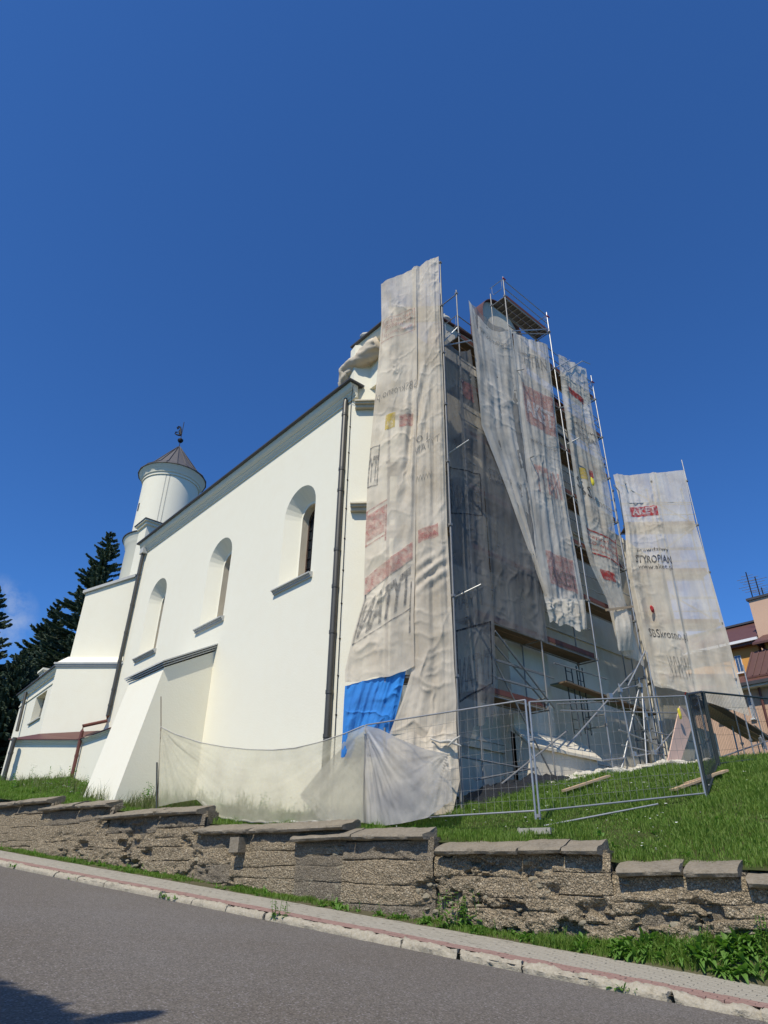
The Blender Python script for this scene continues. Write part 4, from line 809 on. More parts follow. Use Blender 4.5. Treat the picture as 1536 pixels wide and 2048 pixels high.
# ================================================================== SHEETS
def resample(P, n):
    P = np.array(P, float); d = np.r_[0, np.cumsum(np.linalg.norm(np.diff(P, axis=0), axis=1))]; t_ = np.linspace(0, d[-1], n)
    return np.stack([np.interp(t_, d, P[:, i]) for i in range(P.shape[1])], 1)
class Sheet:
    """cloth spanned between a left and a right edge (both top to bottom), hanging folds and creases"""
    def __init__(s, L, Rr, out, nu=60, nv=160, fold=.05, ffreq=5, crease=.02, cfreq=5, seed=1, belly=0, sag=0, hem=.0, slant=0, knots=()):
        L = resample(L, nv); Rr = resample(Rr, nv); U = np.linspace(0, 1, nu)[None, :, None]
        P = L[:, None]*(1-U)+Rr[:, None]*U; out = np.array(out, float); out /= np.linalg.norm(out)
        w = np.linalg.norm(L-Rr, axis=1).mean(); h = np.linalg.norm(np.diff(L, axis=0), axis=1).sum(); s.w, s.h = w, h
        u = np.linspace(0, 1, nu)[None, :]*np.ones((nv, 1)); v = np.linspace(0, 1, nv)[:, None]*np.ones((1, nu)); x = u*w; y = v*h
        d = fold*fbm(x*ffreq/w*1.0+slant*y, y*.16, seed, 3)*1.6+fold*.42*fbm(x*ffreq*2.3/w+slant*2*y, y*.22, seed+1, 2)+fold*.07*fbm(x*ffreq*7/w+slant*2*y, y*.30, seed+2, 2)
        msk = np.clip(.55+1.6*fbm(x*.8, y*.45, seed+31, 3), .05, 1.5)
        rid = 1-2*np.abs(fbm(x*cfreq*.45+.8*fbm(y*.7, x, seed+9), y*cfreq*.30+.7*x, seed+5, 3))
        rid2 = 1-2*np.abs(fbm(x*cfreq*.3-.5*y, y*cfreq*.75+.5*fbm(x*2, y, seed+8), seed+15, 3))
        d = d+crease*msk*(rid**3*1.3+rid2**5*.9)+crease*.22*fbm(x*cfreq*3, y*cfreq*3, seed+6, 2)
        for (ku, kv, ru, rv, am, fr, sk) in knots: d = d+am*np.exp(-((u-ku)/ru)**2-((v-kv)/rv)**2)*np.sin(fr*(u+sk*v)+2*fbm(u*3, v*9, seed+50))
        d = d+belly*np.sin(math.pi*u)*np.sin(math.pi*np.clip(v, 0, 1))
        e = np.clip(np.minimum(u, 1-u)*12, .25, 1); d = d*e
        s.d = d; P = P+out*d[..., None]
        P[..., 2] -= sag*np.sin(math.pi*u)*np.clip(1-v*4, 0, 1)
        P[..., 2] -= hem*(vnoise(x*3.3, x*0, seed+21)-.5)*np.clip(v*12-11, 0, 1)*2
        s.P = P; s.nu, s.nv, s.out = nu, nv, out
    def at(s, u, v):
        u = np.clip(u, 0, .9999)*(s.nu-1); v = np.clip(v, 0, .9999)*(s.nv-1); i, j = int(u), int(v); a, b = u-i, v-j
        return (s.P[j, i]*(1-a)+s.P[j, i+1]*a)*(1-b)+(s.P[j+1, i]*(1-a)+s.P[j+1, i+1]*a)*b
    def build(s, name, m, label, cat, group=None):
        s.o = obj(name, s.P.reshape(-1, 3), grid_faces(s.nu, s.nv), m, None, True); tag(s.o, label, cat, group)
        return s
    def band(s, u0, u1, v0, v1, m, name='printed_panel', off=.012, nu=24, nv=14, slant=0):
        uu = np.linspace(u0, u1, nu); vv = np.linspace(v0, v1, nv)
        V = [s.at(a, b+slant*(a-u0))+s.out*off for b in vv for a in uu]
        return obj(name, V, grid_faces(nu, nv), m, s.o, True)
    def frame(s, u0, u1, v0, v1, m, t_=.02, **k):
        tv = t_*s.w/s.h
        for a in ((u0, u1, v0, v0+tv), (u0, u1, v1-tv, v1), (u0, u0+t_, v0, v1), (u1-t_, u1, v0, v1)): s.band(*a, m, 'printed_border', nu=16, nv=12, **k)
    def text(s, txt, u0, u1, v, hgt, m, mirror=False, slant=0, off=.02, name='printed_lettering', bold=0):
        cu = bpy.data.curves.new('lettering', 'FONT'); cu.body = txt; cu.resolution_u = 2; cu.offset = bold
        to = bpy.data.objects.new('lettering', cu); COL.objects.link(to); bpy.context.view_layer.update()
        me = bpy.data.meshes.new_from_object(to); bpy.data.objects.remove(to)
        bm = bmesh.new(); bm.from_mesh(me); bmesh.ops.triangulate(bm, faces=bm.faces)
        for _ in range(2):
            E = [e for e in bm.edges if e.calc_length() > .22]
            if E: bmesh.ops.subdivide_edges(bm, edges=E, cuts=1)
        bmesh.ops.triangulate(bm, faces=bm.faces)
        C = np.array([v_.co[:] for v_ in bm.verts]); bm.verts.index_update(); Fc = [tuple(v_.index for v_ in f.verts) for f in bm.faces]; bm.free()
        x0, x1 = C[:, 0].min(), C[:, 0].max(); y0, y1 = C[:, 1].min(), C[:, 1].max(); k = (C[:, 0]-x0)/(x1-x0)
        if mirror: k = 1-k
        V = [s.at(u0+(u1-u0)*a, v-hgt/s.h*b+slant*a)+s.out*off for a, b in zip(k, (C[:, 1]-y0)/(y1-y0))]
        return obj(name, V, Fc, m, s.o)
def pl(f, pts, c): return [f(x, y, c) for x, y in pts]
NP = c0/S2
DG = on.tolist()+[0]
# tall corner sheet in the 45 degree plane
Lp = [(762, 568), (763, 640), (757, 720), (745, 850), (735, 960), (730, 1100), (727, 1200), (706, 1270), (690, 1338), (690, 1362)]
Mp = [(832, 535), (834, 700), (832, 950), (830, 1130), (827, 1230), (829, 1338)]
Rp = [(877, 513), (880, 620), (886, 760), (890, 900), (894, 1050), (901, 1180), (905, 1260), (908, 1330), (913, 1400), (912, 1462)]
N1 = Sheet(pl(PD, Lp, c0-.06), pl(PD, Mp, c0-.10), (*on, 0), 90, 420, .070, 2.4, .034, 2.0, seed=3, belly=.10, hem=.10, knots=[(.88, .52, .16, .15, .07, 26, .6), (.3, .10, .4, .06, .05, 12, -4)]).build('scaffold_net', 'net', 'wide dirty beige net from the church corner top down to the blue tarp', 'net', 'nets hung on the scaffolds')
M2 = [(824, 538), (826, 700), (822, 900), (822, 1130), (820, 1230), (824, 1338), (806, 1400), (778, 1480)]
N2 = Sheet(pl(PD, M2, c0-.02), pl(PD, Rp, c0-.06), (*on, 0), 70, 460, .08, 3.2, .034, 2.2, seed=13, belly=.05, hem=.12, knots=[(.25, .38, .3, .10, .07, 17, 3), (.5, .74, .5, .03, .045, 7, 40)]).build('scaffold_net', 'net', 'narrow beige net wrapped round the church corner, right of the blue tarp', 'net', 'nets hung on the scaffolds')
N1.frame(.05, .95, .135, .205, 'ink_pink', .015); N1.text('Najczęściej', .10, .9, .160, .30, 'ink_pink', True); N1.text('to wiedzą', .14, .85, .178, .33, 'ink_pink', True); N1.text('www.fachowcy.pl', .12, .88, .197, .22, 'ink_pink', True)
N1.text('SBSkrosno.pl', .02, 1., .385, .42, 'ink_grey', True)
N2.text('TYTAN', .12, .85, .50, .28, 'ink_grey', True, slant=-.01)
N1.band(.30, .52, .43, .47, 'ink_yellow'); N1.band(.62, .92, .445, .475, 'ink_pink'); N1.frame(.0, .42, .655, .735, 'ink_pink', .03, slant=-.03); N1.band(.03, .38, .665, .725, 'ink_pink', slant=-.03)
N1.frame(.02, .95, .835, .935, 'ink_grey', .03, slant=-.05); N1.band(.02, .95, .80, .835, 'ink_pink', slant=-.05); N1.text('TYTAN', .06, .92, .925, 1.0, 'ink_grey', True, slant=-.05, bold=.04)
N1.frame(.0, .22, .50, .60, 'ink_grey', .03, slant=.01); N1.text('TY', .02, .2, .59, .9, 'ink_grey', True, bold=.03)
N2.band(.2, .75, .655, .68, 'ink_pink'); N2.text('AKET', .25, .7, .677, .2, 'ink_pink', True)
N2.text('10', .15, .5, .475, .25, 'ink_grey', True); N2.text('WWW', .1, .6, .56, .22, 'ink_grey', True)
# lower folded ends and tarp
N3 = Sheet(pl(PD, [(775, 1478), (765, 1560), (760, 1632)], c0-.16), pl(PD, [(912, 1440), (915, 1500), (920, 1560), (905, 1628)], c0-.12), (*on, 0), 60, 90, .12, 4, .03, 4, seed=23, belly=.25).build('scaffold_net', 'net', 'lowest bunched beige net at the corner standard, bulging behind the mesh fence', 'net', 'nets hung on the scaffolds')
bt = Sheet(pl(PD, [(690, 1372), (688, 1400), (685, 1470), (682, 1515)], c0+.04), pl(PD, [(812, 1342), (800, 1400), (786, 1455), (778, 1515)], c0+.02), (*on, 0), 110, 150, .055, 7, .045, 2.2, seed=33, slant=.9, belly=.05).build('tarpaulin', 'bluetarp', 'bright blue tarpaulin stretched between the nets at the church corner', 'tarpaulin')
for a, b in (((690, 1345), (683, 1480)), ((690, 1360), (812, 1340)), ((905, 1478), (855, 1485))):
    pass
kn = MB()
for a in ((870, 1482), (885, 1478), (900, 1485), (915, 1478), (908, 1492)): pass
mbk = thing('knotted_rope', 'pale rag rope knotted round the corner upright above the mesh fence', 'rope', PD(900, 1482, c0-.25))
MB().tube([PD(862, 1478, c0-.25), PD(880, 1484, c0-.3), PD(898, 1482, c0-.28), PD(912, 1488, c0-.3), PD(922, 1492, c0-.3)], [.02, .03, .05, .03, .015], 7).build('rope', 'urn', mbk, True)
MB().tube([PD(896, 1492, c0-.28), PD(908, 1480, c0-.32), PD(920, 1472, c0-.3)], [.02, .035, .012], 7).build('loose_end', 'urn', mbk, True)
bundle = MB(); pts = [PX(684, 776, 11.0), PX(692, 750, 11.05), PX(706, 735, 11.1), PX(724, 722, 11.15), PX(742, 706, 11.2), PX(760, 690, 11.25)]
pts = resample(pts, 44); rad = np.interp(np.linspace(0, 1, 44), [0, .12, .5, 1], [.12, .26, .36, .42]); Vb = []
tdir = np.gradient(pts, axis=0); tdir /= np.linalg.norm(tdir, axis=1)[:, None]
for i, (p, r_) in enumerate(zip(pts, rad)):
    a = np.cross(tdir[i], (0, 0, 1)); a /= np.linalg.norm(a); b = np.cross(tdir[i], a)
    for k in range(36):
        th = 2*math.pi*k/36; rr = r_*(1+.42*float(fbm(2+1.6*math.cos(th)+i*.10, 2+1.6*math.sin(th)-i*.05, 5, 4))-.10*abs(math.sin(i*.33+1.3*math.sin(th))))
        Vb.append(p+(a*math.cos(th)+b*math.sin(th))*rr)
F = []
for i in range(43):
    for k in range(36): F.append((i*36+k, i*36+(k+1) % 36, (i+1)*36+(k+1) % 36, (i+1)*36+k))
F += [tuple(range(36))[::-1], tuple(range(43*36, 44*36))]
nb = M['net'].copy(); nb.name = 'folded_net'
for nd in nb.node_tree.nodes:
    if nd.type == 'MAP_RANGE' and nd.inputs[3].default_value > .5: nd.inputs[3].default_value = .99; nd.inputs[4].default_value = 1
tag(obj('bundled_net', Vb, F, nb, None, True), 'bundled roll of beige and pink netting slumped over the roof edge left of the corner', 'net')
# sheets on the front
FO = (0, -1, 0)
def fnet(Lp, Rp, m, label, y=YO-.06, **k):
    return Sheet(pl(PY, Lp, y), pl(PY, Rp, y), FO, **k).build('scaffold_net', m, label, 'net', 'nets hung on the scaffolds')
F1 = fnet([(887, 672), (888, 900), (898, 1150), (908, 1330), (917, 1470), (922, 1500)], [(942, 698), (964, 851), (970, 999), (979, 1130), (988, 1233), (991, 1350), (985, 1440)], 'net_shade_tint', 'sheer net coloured dark for shade, hanging just right of the church corner, ragged at the bottom', nu=60, nv=380, fold=.09, ffreq=2.2, crease=.012, cfreq=3, seed=43, sag=.35, hem=.3)
F1.band(.55, .92, .105, .165, 'ink_pink', slant=.03); F1.frame(.08, .92, .40, .52, 'ink_dark', .02); F1.text('TYTAN', .12, .9, .507, .85, 'ink_grey', True, bold=.03); F1.frame(.08, .92, .78, .92, 'ink_dark', .03); F1.text('TYTAN', .14, .86, .905, .9, 'ink_grey', True, bold=.03)
F1.text('TYTAN', .05, .8, .80-.06, .55, 'ink_grey', True, bold=.02)
F2 = fnet([(937, 602), (950, 720), (963, 850), (968, 950), (972, 1010), (982, 1140), (990, 1243)], [(1022, 662), (1030, 720), (1043, 850), (1060, 960), (1074, 1080), (1085, 1190), (1096, 1288)], 'net_shade_tint', 'sheer net coloured dark for shade between two uprights, ending above the lowest wooden deck', nu=70, nv=360, fold=.09, ffreq=3.0, crease=.016, cfreq=3, seed=53, sag=.3, slant=.10)
F2b = fnet([(937, 600), (950, 720), (963, 850), (985, 905), (1012, 975), (1046, 1070), (1075, 1150), (1090, 1192)], [(1022, 660), (1030, 720), (1043, 850), (1055, 925), (1064, 990), (1074, 1080), (1083, 1150), (1092, 1200)], 'net_mid', 'beige net sagging from its top left corner, its slanted lower edge drawn as a shade boundary', y=YO-.12, nu=80, nv=340, fold=.10, ffreq=3.4, crease=.015, cfreq=2.2, seed=57, sag=.7)  # added lighter sheet, its slanted edge imitates the shade line across F2
F2b.text('SBSkrosno', .2, .8, .075, .35, 'ink_grey', True, slant=.02); F2.text('www.aket.pl', .1, .8, .62, .28, 'ink_grey'); F2.text('STYROPIAN', .1, .8, .60, .3, 'ink_grey')
F3 = fnet([(1026, 664), (1036, 800), (1055, 950), (1070, 1080), (1085, 1180), (1092, 1218)], [(1094, 690), (1108, 800), (1125, 950), (1141, 1050), (1156, 1130), (1167, 1190), (1171, 1246)], 'net_mid', 'crumpled grey net with large faded red print hanging above a deck, its hem bunched up', y=YO-.1, nu=100, nv=340, fold=.08, ffreq=4.5, crease=.017, cfreq=2.6, seed=63, hem=.25)
F3.band(.12, .9, .22, .38, 'ink_pink', slant=.03); F3.text('AKET', .15, .85, .345, .8, 'ink_white', bold=.04, slant=.03); F3.text('TYTAN', .2, .85, .13, .6, 'ink_grey'); F3.text('TYTAN', .15, .85, .63, 1.1, 'ink_pink', bold=.03); F3.band(.18, .85, .82, .92, 'ink_pink'); F3.text('AKET', .2, .85, .91, .5, 'ink_grey', bold=.03)
F3.text('www.aket.pl', .15, .9, .46, .26, 'ink_grey')
F3b = Sheet(pl(PY, [(1090, 1195), (1092, 1215), (1098, 1240)], YO-.22), pl(PY, [(1168, 1200), (1171, 1230), (1172, 1262)], YO-.3), FO, 60, 34, .16, 3, .05, 5, seed=66, hem=.15).build('scaffold_net', 'net_pale', 'bunched pale hem of netting lying in loops over the edge of a wooden deck', 'net', 'nets hung on the scaffolds')
F4 = fnet([(1116, 708), (1125, 800), (1138, 890), (1150, 980), (1166, 1080), (1180, 1130), (1213, 1200), (1236, 1300)], [(1172, 738), (1190, 850), (1219, 985), (1232, 1080), (1244, 1180), (1262, 1250), (1288, 1335)], 'net_pale', 'long narrow pale net with red and black print tapering down beside the far upright', y=YO-.1, nu=60, nv=380, fold=.12, ffreq=3.5, crease=.02, cfreq=4, seed=73)
F4.band(.2, .75, .125, .15, 'ink_red', slant=.03); F4.text('prawdziwy', .25, .95, .27, .20, 'ink_dark', slant=.02); F4.text('STYROPIAN', .15, .95, .30, .26, 'ink_grey', slant=.02, bold=.03); F4.text('www.aket.pl', .2, .95, .32, .18, 'ink_grey', slant=.02)
F4.text('SBS', .04, .48, .515, .52, 'ink_dark', slant=.015); F4.text('krosno', .5, .96, .535, .3, 'ink_grey', slant=.015); F4.band(.28, .42, .425, .465, 'ink_yellow'); F4.band(.5, .62, .42, .445, 'ink_red')
F4.frame(.12, .98, .635, .71, 'ink_red', .03, slant=.01); F4.text('Najczęściej', .2, .95, .665, .24, 'ink_red', slant=.01); F4.text('to wiedzą', .25, .95, .685, .24, 'ink_red', slant=.01); F4.text('www.fachowcy.pl', .22, .93, .70, .13, 'ink_red', slant=.01)
F4.band(.35, .7, .755, .785, 'ink_red')
F4b = Sheet(pl(PY, [(1226, 1215), (1230, 1260), (1237, 1302)], YO-.3), pl(PY, [(1262, 1222), (1266, 1262), (1270, 1300)], YO-.3), FO, 30, 60, .05, 3, .02, 5, seed=76, belly=.15).build('scaffold_net', 'net_pale', 'short folded end of pale net hanging below a yellow timber at the far upright', 'net', 'nets hung on the scaffolds')
tm_ = thing('timber_rail', 'short yellowish timber tied across the lower end of the far net', 'timber', PY(1238, 1217, YO-.35)); MB().bar(PY(1212, 1220, YO-.38), PY(1266, 1213, YO-.38), .05, .08).build('timber', 'newplank', tm_)
RF = [(1226, 950), (1238, 1000), (1250, 1060), (1253, 1150), (1275, 1250), (1290, 1310), (1308, 1372)]
N5 = Sheet(pl(PD, RF, cR-.05), pl(PD, [(1312, 945), (1330, 1050), (1350, 1150), (1368, 1250), (1385, 1330), (1400, 1392)], cR-.05), (*on2, 0), 70, 260, .12, 3.2, .02, 3.5, seed=83).build('scaffold_net', 'net_pale', 'pale net with a red and white logo on the far right scaffold, left edge twisted', 'net', 'nets hung on the scaffolds')
N6 = Sheet(pl(PD, [(1308, 946), (1328, 1050), (1348, 1150), (1366, 1250), (1383, 1330), (1400, 1400)], cR-.03), pl(PD, [(1368, 940), (1390, 1045), (1425, 1165), (1456, 1275), (1482, 1372), (1500, 1432)], cR-.03), (*on2, 0), 60, 240, .035, 3, .009, 3, seed=93).build('scaffold_net', 'net_pale', 'smooth pale net at the right end of the far scaffold, tubes showing through', 'net', 'nets hung on the scaffolds')
N5.band(.22, .88, .175, .225, 'ink_red', slant=-.005); N5.text('AKET', .27, .83, .215, .30, 'ink_white', bold=.03, slant=-.005); N5.text('prawdziwy', .25, .95, .405, .22, 'ink_dark'); N5.text('STYROPIAN', .2, .98, .455, .34, 'ink_dark', bold=.02); N5.text('www.aket.pl', .25, .97, .49, .26, 'ink_dark')
N5.text('SBSkrosno.pl', .2, 1.0, .80, .42, 'ink_dark'); N5.text('WWW', .45, .9, .95, .8, 'ink_grey')
# small bright straps tied to the scaffolds
for a, f_, y_, m_, lb in (((1185, 962), PY, YO-.25, 'yellow', 'yellow plastic strip tied to the narrow net beside the far upright'), ((1304, 1218), PD, cR-.25, 'redplast', 'red plastic scrap caught on the far right net'), ((1374, 1392), PY, 10.95, 'redplast', 'red tape knotted at the top of the dark fence post'), ((1359, 1427), PY, 10.9, 'yellow', 'yellow tag hanging on the leaning board')):
    c = f_(*a, y_); V, F = SM[hash(lb) % 3 if False else len(lb) % 6]; k = np.array((.11, .05, .22)) if m_ == 'yellow' else np.array((.16, .06, .15))
    tag(obj('plastic_scrap', V*k+c, F, m_), lb, 'plastic scrap')

# ================================================================== FENCES AND BARRIER NET
def fence_panel(label, A, B, top_a, top_b, bot_a, bot_b, m='galv', nv_=24, nh=9, group='welded mesh fence panels', wire=.0028, post_r=.021, foot=True):
    """A,B: (s,u) of the two posts"""
    Pa0, Pb0 = su(*A, bot_a), su(*B, bot_b); Pa1, Pb1 = su(*A, top_a), su(*B, top_b)
    t = thing('mesh_fence', label, 'fence', Pa0, group)
    for n_, a, b, r in (('post', Pa0-[0, 0, .12], Pa1, post_r), ('post', Pb0-[0, 0, .12], Pb1, post_r), ('top_rail', Pa1, Pb1, post_r*.85), ('bottom_rail', Pa0+[0, 0, .03], Pb0+[0, 0, .03], post_r*.85)):
        MB().tube([a, b], r, 8).build(n_, m, t, True)
    def pt(x, y): return (Pa0*(1-x)+Pb0*x)*(1-y)+(Pa1*(1-x)+Pb1*x)*y
    nrm = np.array([NW[0], NW[1], 0])
    for i in range(1, nv_):
        x = i/nv_; w1 = random.uniform(-.012, .012); MB().tube([pt(x, 0), pt(x+w1*.2, .5)+nrm*w1*2, pt(x, 1)], wire, 4, False).build('upright_wire', 'galv_old' if m == 'galv' else m, t)
    for i in range(1, nh):
        y = i/nh; pts = [pt(k/6, y+random.uniform(-.008, .008))+nrm*random.uniform(-.012, .012) for k in range(7)]; MB().tube(pts, wire, 4, False).build('level_wire', 'galv_old' if m == 'galv' else m, t)
    return t
def pz(x, y, s, u):   # height seen at a pixel for a known ground position
    r = ray(x, y); p = su(s, u); k = np.hypot(*p[:2])/np.hypot(r[0], r[1]); return CAM[2]+r[2]*k
fA = tosu(PW(726, 1645, 12.95)); fB = tosu(PW(1071, 1628, 12.95)); 
fence_panel('leaning steel mesh fence panel in front of the blue tarp and corner net', fA, fB, pz(728, 1450, *fA), pz(1043, 1400, *fB), pz(726, 1645, *fA), pz(1071, 1625, *fB))
fC = (3.18, 15.5); fB2 = (fB[0]-.07, fB[1]+.03)
fence_panel('steel mesh fence panel before the bare lower wall, ending at a dark post', fB2, fC, pz(1050, 1404, *fB2), pz(1368, 1392, *fC), pz(1079, 1625, *fB2), pz(1404, 1590, *fC))
fD = (3.35, 18.35)
fence_panel('dense wire fence panel with dark green posts in front of the leaning board', (fC[0]-.03, fC[1]+.05), fD, pz(1370, 1388, *fC), pz(1441, 1380, *fD), pz(1408, 1590, *fC), pz(1472, 1528, *fD), 'dark_steel', 44, 5, 'dark wire fence panels', .003, .032)
fE = (2.2, 22.3)
fence_panel('dark wire fence panel running out of view beside the ochre house', (fD[0]-.03, fD[1]+.05), fE, pz(1443, 1380, *fD), pz(1545, 1398, *fE), pz(1474, 1528, *fD), pz(1560, 1515, *fE), 'dark_steel', 50, 5, 'dark wire fence panels', .003, .032)
ft = su(fB[0]+.02, fB[1], float(ground(*fB))); tag(MB().obox(ft+np.array([0, 0, .03]), np.append(T*.33, 0), np.append(NW*.11, 0), (0, 0, .055)).build('concrete_block', 'pebble'), 'flat concrete block lying in the grass under the joined fence posts', 'block')
mb = thing('fence_clamps', 'pair of steel couplers joining the two mesh fence panels', 'clamp', su(*fB, 4)); 
for z in (.3, 1.7): MB().obox(su(fB[0]-.035, fB[1]+.015, float(ground(*fB))+z), np.append(T*.06, 0), np.append(NW*.02, 0), (0, 0, .03)).build('clamp', 'galv_old', mb)
# fallen rail in the grass
a, b = tosu(PW(1085, 1619, 13.1)), (3.9, 14.6)
tag(MB().tube([su(*a, float(ground(*a))+.07), su(*b, float(ground(*b))+.12)], .018, 8).build('loose_rail', 'galv', None, True), 'thin steel rail lying in the grass below the right mesh fence', 'rail')
# barrier net with its stakes
UB = 12.78
top = [(322, 1453), (350, 1467), (400, 1484), (450, 1493), (500, 1498), (545, 1499), (590, 1495), (640, 1483), (690, 1466), (728, 1450)]
bot = [(316, 1614), (350, 1606), (400, 1600), (420, 1620), (450, 1637), (520, 1645), (580, 1645), (640, 1642), (690, 1642), (728, 1646)]
def strip(top, bot, u, seed, m, label, nu=160, nv=60, fold=.05, off=0):
    L = resample(pl(PW, top, u), nu); B = resample(pl(PW, bot, u), nu); V = np.linspace(0, 1, nv)[:, None, None]
    P = L[None]*(1-V)+B[None]*V; x = np.linspace(0, 1, nu)[None, :]*np.ones((nv, 1)); v = np.linspace(0, 1, nv)[:, None]*np.ones((1, nu)); Lx = 9*nu/160
    # folds that fan out from the upper corners and hang as swags
    dl = np.sqrt((x*Lx)**2+(v*1.9)**2); al = np.arctan2(v*1.9, x*Lx+.02); ar = np.arctan2(v*1.9, (1-x)*Lx+.02)
    sw = v*3+2.2*(x-.5)**2*4
    d = fold*(.9*fbm(al*9, dl*.25, seed, 3)*np.exp(-x*2.6)*1.6+.9*fbm(ar*8, x*1.5, seed+1, 3)*np.exp(-(1-x)*2.6)*1.6+.5*fbm(sw*1.7, x*1.5, seed+2, 4)+.35*fbm(x*14, v*3, seed+4, 3))*np.clip(v*6, .2, 1)
    d += .14*np.sin(math.pi*x)*v
    nr = np.array([NW[0], NW[1], 0]); P = P-nr*d[..., None]
    return tag(obj('barrier_net', P.reshape(-1, 3), grid_faces(nu, nv), m, None, True), label, 'net')
strip(top, bot, UB, 5, 'net_barrier', 'see-through cream net sagging between the left stake and the fence, with meadow weeds behind')
# rolled hem along the sagging top edge
hem = resample(pl(PW, top, UB-.01), 60); rr = [.008+.008*float(vnoise(np.array([i*.35]), np.array([0.]), 3)[0]) for i in range(60)]
tag(MB().tube(list(hem-np.array([0, 0, .01])), rr, 6).build('net_hem', 'urn', None, True), 'twisted top cord carrying the sagging cream barrier net', 'cord')
low = resample(pl(PW, [(405, 1604), (430, 1630), (470, 1641), (560, 1646), (640, 1643), (720, 1648)], UB-.04), 70)
tag(MB().tube([p+np.array([0, 0, .015*math.sin(i*.9)]) for i, p in enumerate(low)], [.022+.022*float(vnoise(np.array([i*.4]), np.array([2.]), 3)[0]) for i in range(70)], 7).build('rolled_hem', 'urn', None, True), 'bunched lower hem of the cream barrier net lying on the wall coping', 'net')
top2 = [(728, 1450), (760, 1458), (800, 1478), (850, 1498), (893, 1508)]; bot2 = [(728, 1646), (770, 1652), (810, 1648), (860, 1636), (905, 1600)]
strip(top2, bot2, UB+.12, 9, 'foil', 'milky grey sheet bulging behind the mesh fence beside the corner net', 90, 60, .07)
top3 = [(600, 1590), (640, 1540), (680, 1500), (728, 1462)]; bot3 = [(640, 1640), (670, 1642), (700, 1644), (728, 1644)]
strip(top3, bot3, UB+.14, 11, 'foil', 'bluish translucent sheet folded behind the barrier net left of the fence post', 70, 50, .05)
stk = PW(321, 1610, UB); sk1 = PW(322, 1393, UB)
tag(MB().tube([PW(314, 1618, UB-.02), PW(322, 1453, UB), sk1], .012, 6).build('stake', 'rust', None, True), 'thin rusty rod holding the left end of the barrier net', 'stake')
tag(MB().tube([PW(313, 1618, UB-.12), PW(314, 1525, UB-.12)], .024, 6).build('stake', 'dark_steel'), 'short dark steel post beside the rod at the net\'s left end', 'stake')

# ================================================================== THINGS LYING ROUND THE SCAFFOLD
lb = thing('leaning_board', 'pink sheathing board leaning behind the dark fence post', 'board', PY(1335, 1552, 10.9))
P = [PY(1328, 1556, 10.9), PY(1352, 1551, 10.9), PY(1392, 1430, 11.1), PY(1360, 1412, 11.1)]; V = P+[p+np.array((.0, .035, 0)) for p in P]
obj('board', V, [(0, 1, 2, 3), (7, 6, 5, 4), (0, 4, 5, 1), (1, 5, 6, 2), (2, 6, 7, 3), (3, 7, 4, 0)], mat('pink_board', (.62, .42, .33), .8, var=(.55, .40, .32), scale=5, amt=1), lb)
for i, (a, b, w, lbl) in enumerate((((1346, 1583), (1452, 1546), .16, 'fresh pale plank lying in the grass beside the dark fence post'), ((1372, 1572), (1440, 1552), .12, 'short plank resting across the fresh pale plank in the grass'), ((1128, 1588), (1218, 1560), .13, 'dusty board lying at the edge of the rubble before the facade'))):
    def onG(x, y):
        r = ray(x, y); k = 6.
        for _ in range(400):
            p = CAM+r*k
            if p[2] < gxy(p[0], p[1])+.06: break
            k += .06
        return CAM+r*k
    pa, pb = onG(*a), onG(*b)
    if np.linalg.norm(pb-pa) > 6: pb = pa+(pb-pa)/np.linalg.norm(pb-pa)*4
    tag(MB().bar(pa+[0, 0, .03+i*.02], pb+[0, 0, .05+i*.02], w, .045).build('plank', 'newplank'), lbl, 'plank')
# rubble at the wall foot and black foil
rg = np.random.default_rng(5); V = []; F = []; n0 = 0
for i in range(900):
    x = rg.uniform(15.2, 24); y = 11.25-rg.exponential(.32)+.3*math.sin(x*2.1); s_ = rg.uniform(.03, .13) if i > 60 else rg.uniform(.15, .3)
    v, f = SM[i % 6]; q = v*np.array([s_, s_*.8, s_*.5])+[x, y, gxy(x, y)+s_*.25]; V.append(q); F += [tuple(a+n0 for a in ff) for ff in f]; n0 += len(v)
obj('rubble', np.concatenate(V), F, 'rubblewhite', None, kind='stuff')
def heap(name, x0, x1, y0, y1, h, m, label, seed, cat):
    nx, ny = 70, 26; X, Y = np.meshgrid(np.linspace(x0, x1, nx), np.linspace(y0, y1, ny)); a = np.sin(math.pi*np.linspace(0, 1, nx))[None, :]**.4*np.sin(math.pi*np.linspace(0, 1, ny))[:, None]**.6
    S_, U_ = X*T[0]+Y*T[1], X*NW[0]+Y*NW[1]; Z = ground(S_, U_)-.05+h*a*(.6+.9*np.abs(fbm(X*2.2, Y*2.6, seed, 5)))
    return tag(obj(name, np.stack([X, Y, Z], -1).reshape(-1, 3), grid_faces(nx, ny), m, None, False), label, cat)
heap('black_foil', 12.6, 16.6, 10.6, 12.3, .34, 'blackfoil', 'crumpled black foil heaped at the foot of the netted church corner', 3, 'foil')
heap('rubble_heap', 16.2, 18.6, 10.7, 12.1, .25, 'rubblewhite', 'small pale rubble heap under the scaffold by the buttress foot', 6, 'rubble')
heap('rubble_heap', 19.6, 23.4, 10.2, 11.6, .28, 'rubblewhite', 'long pale rubble heap below the trestle of tubes', 8, 'rubble')

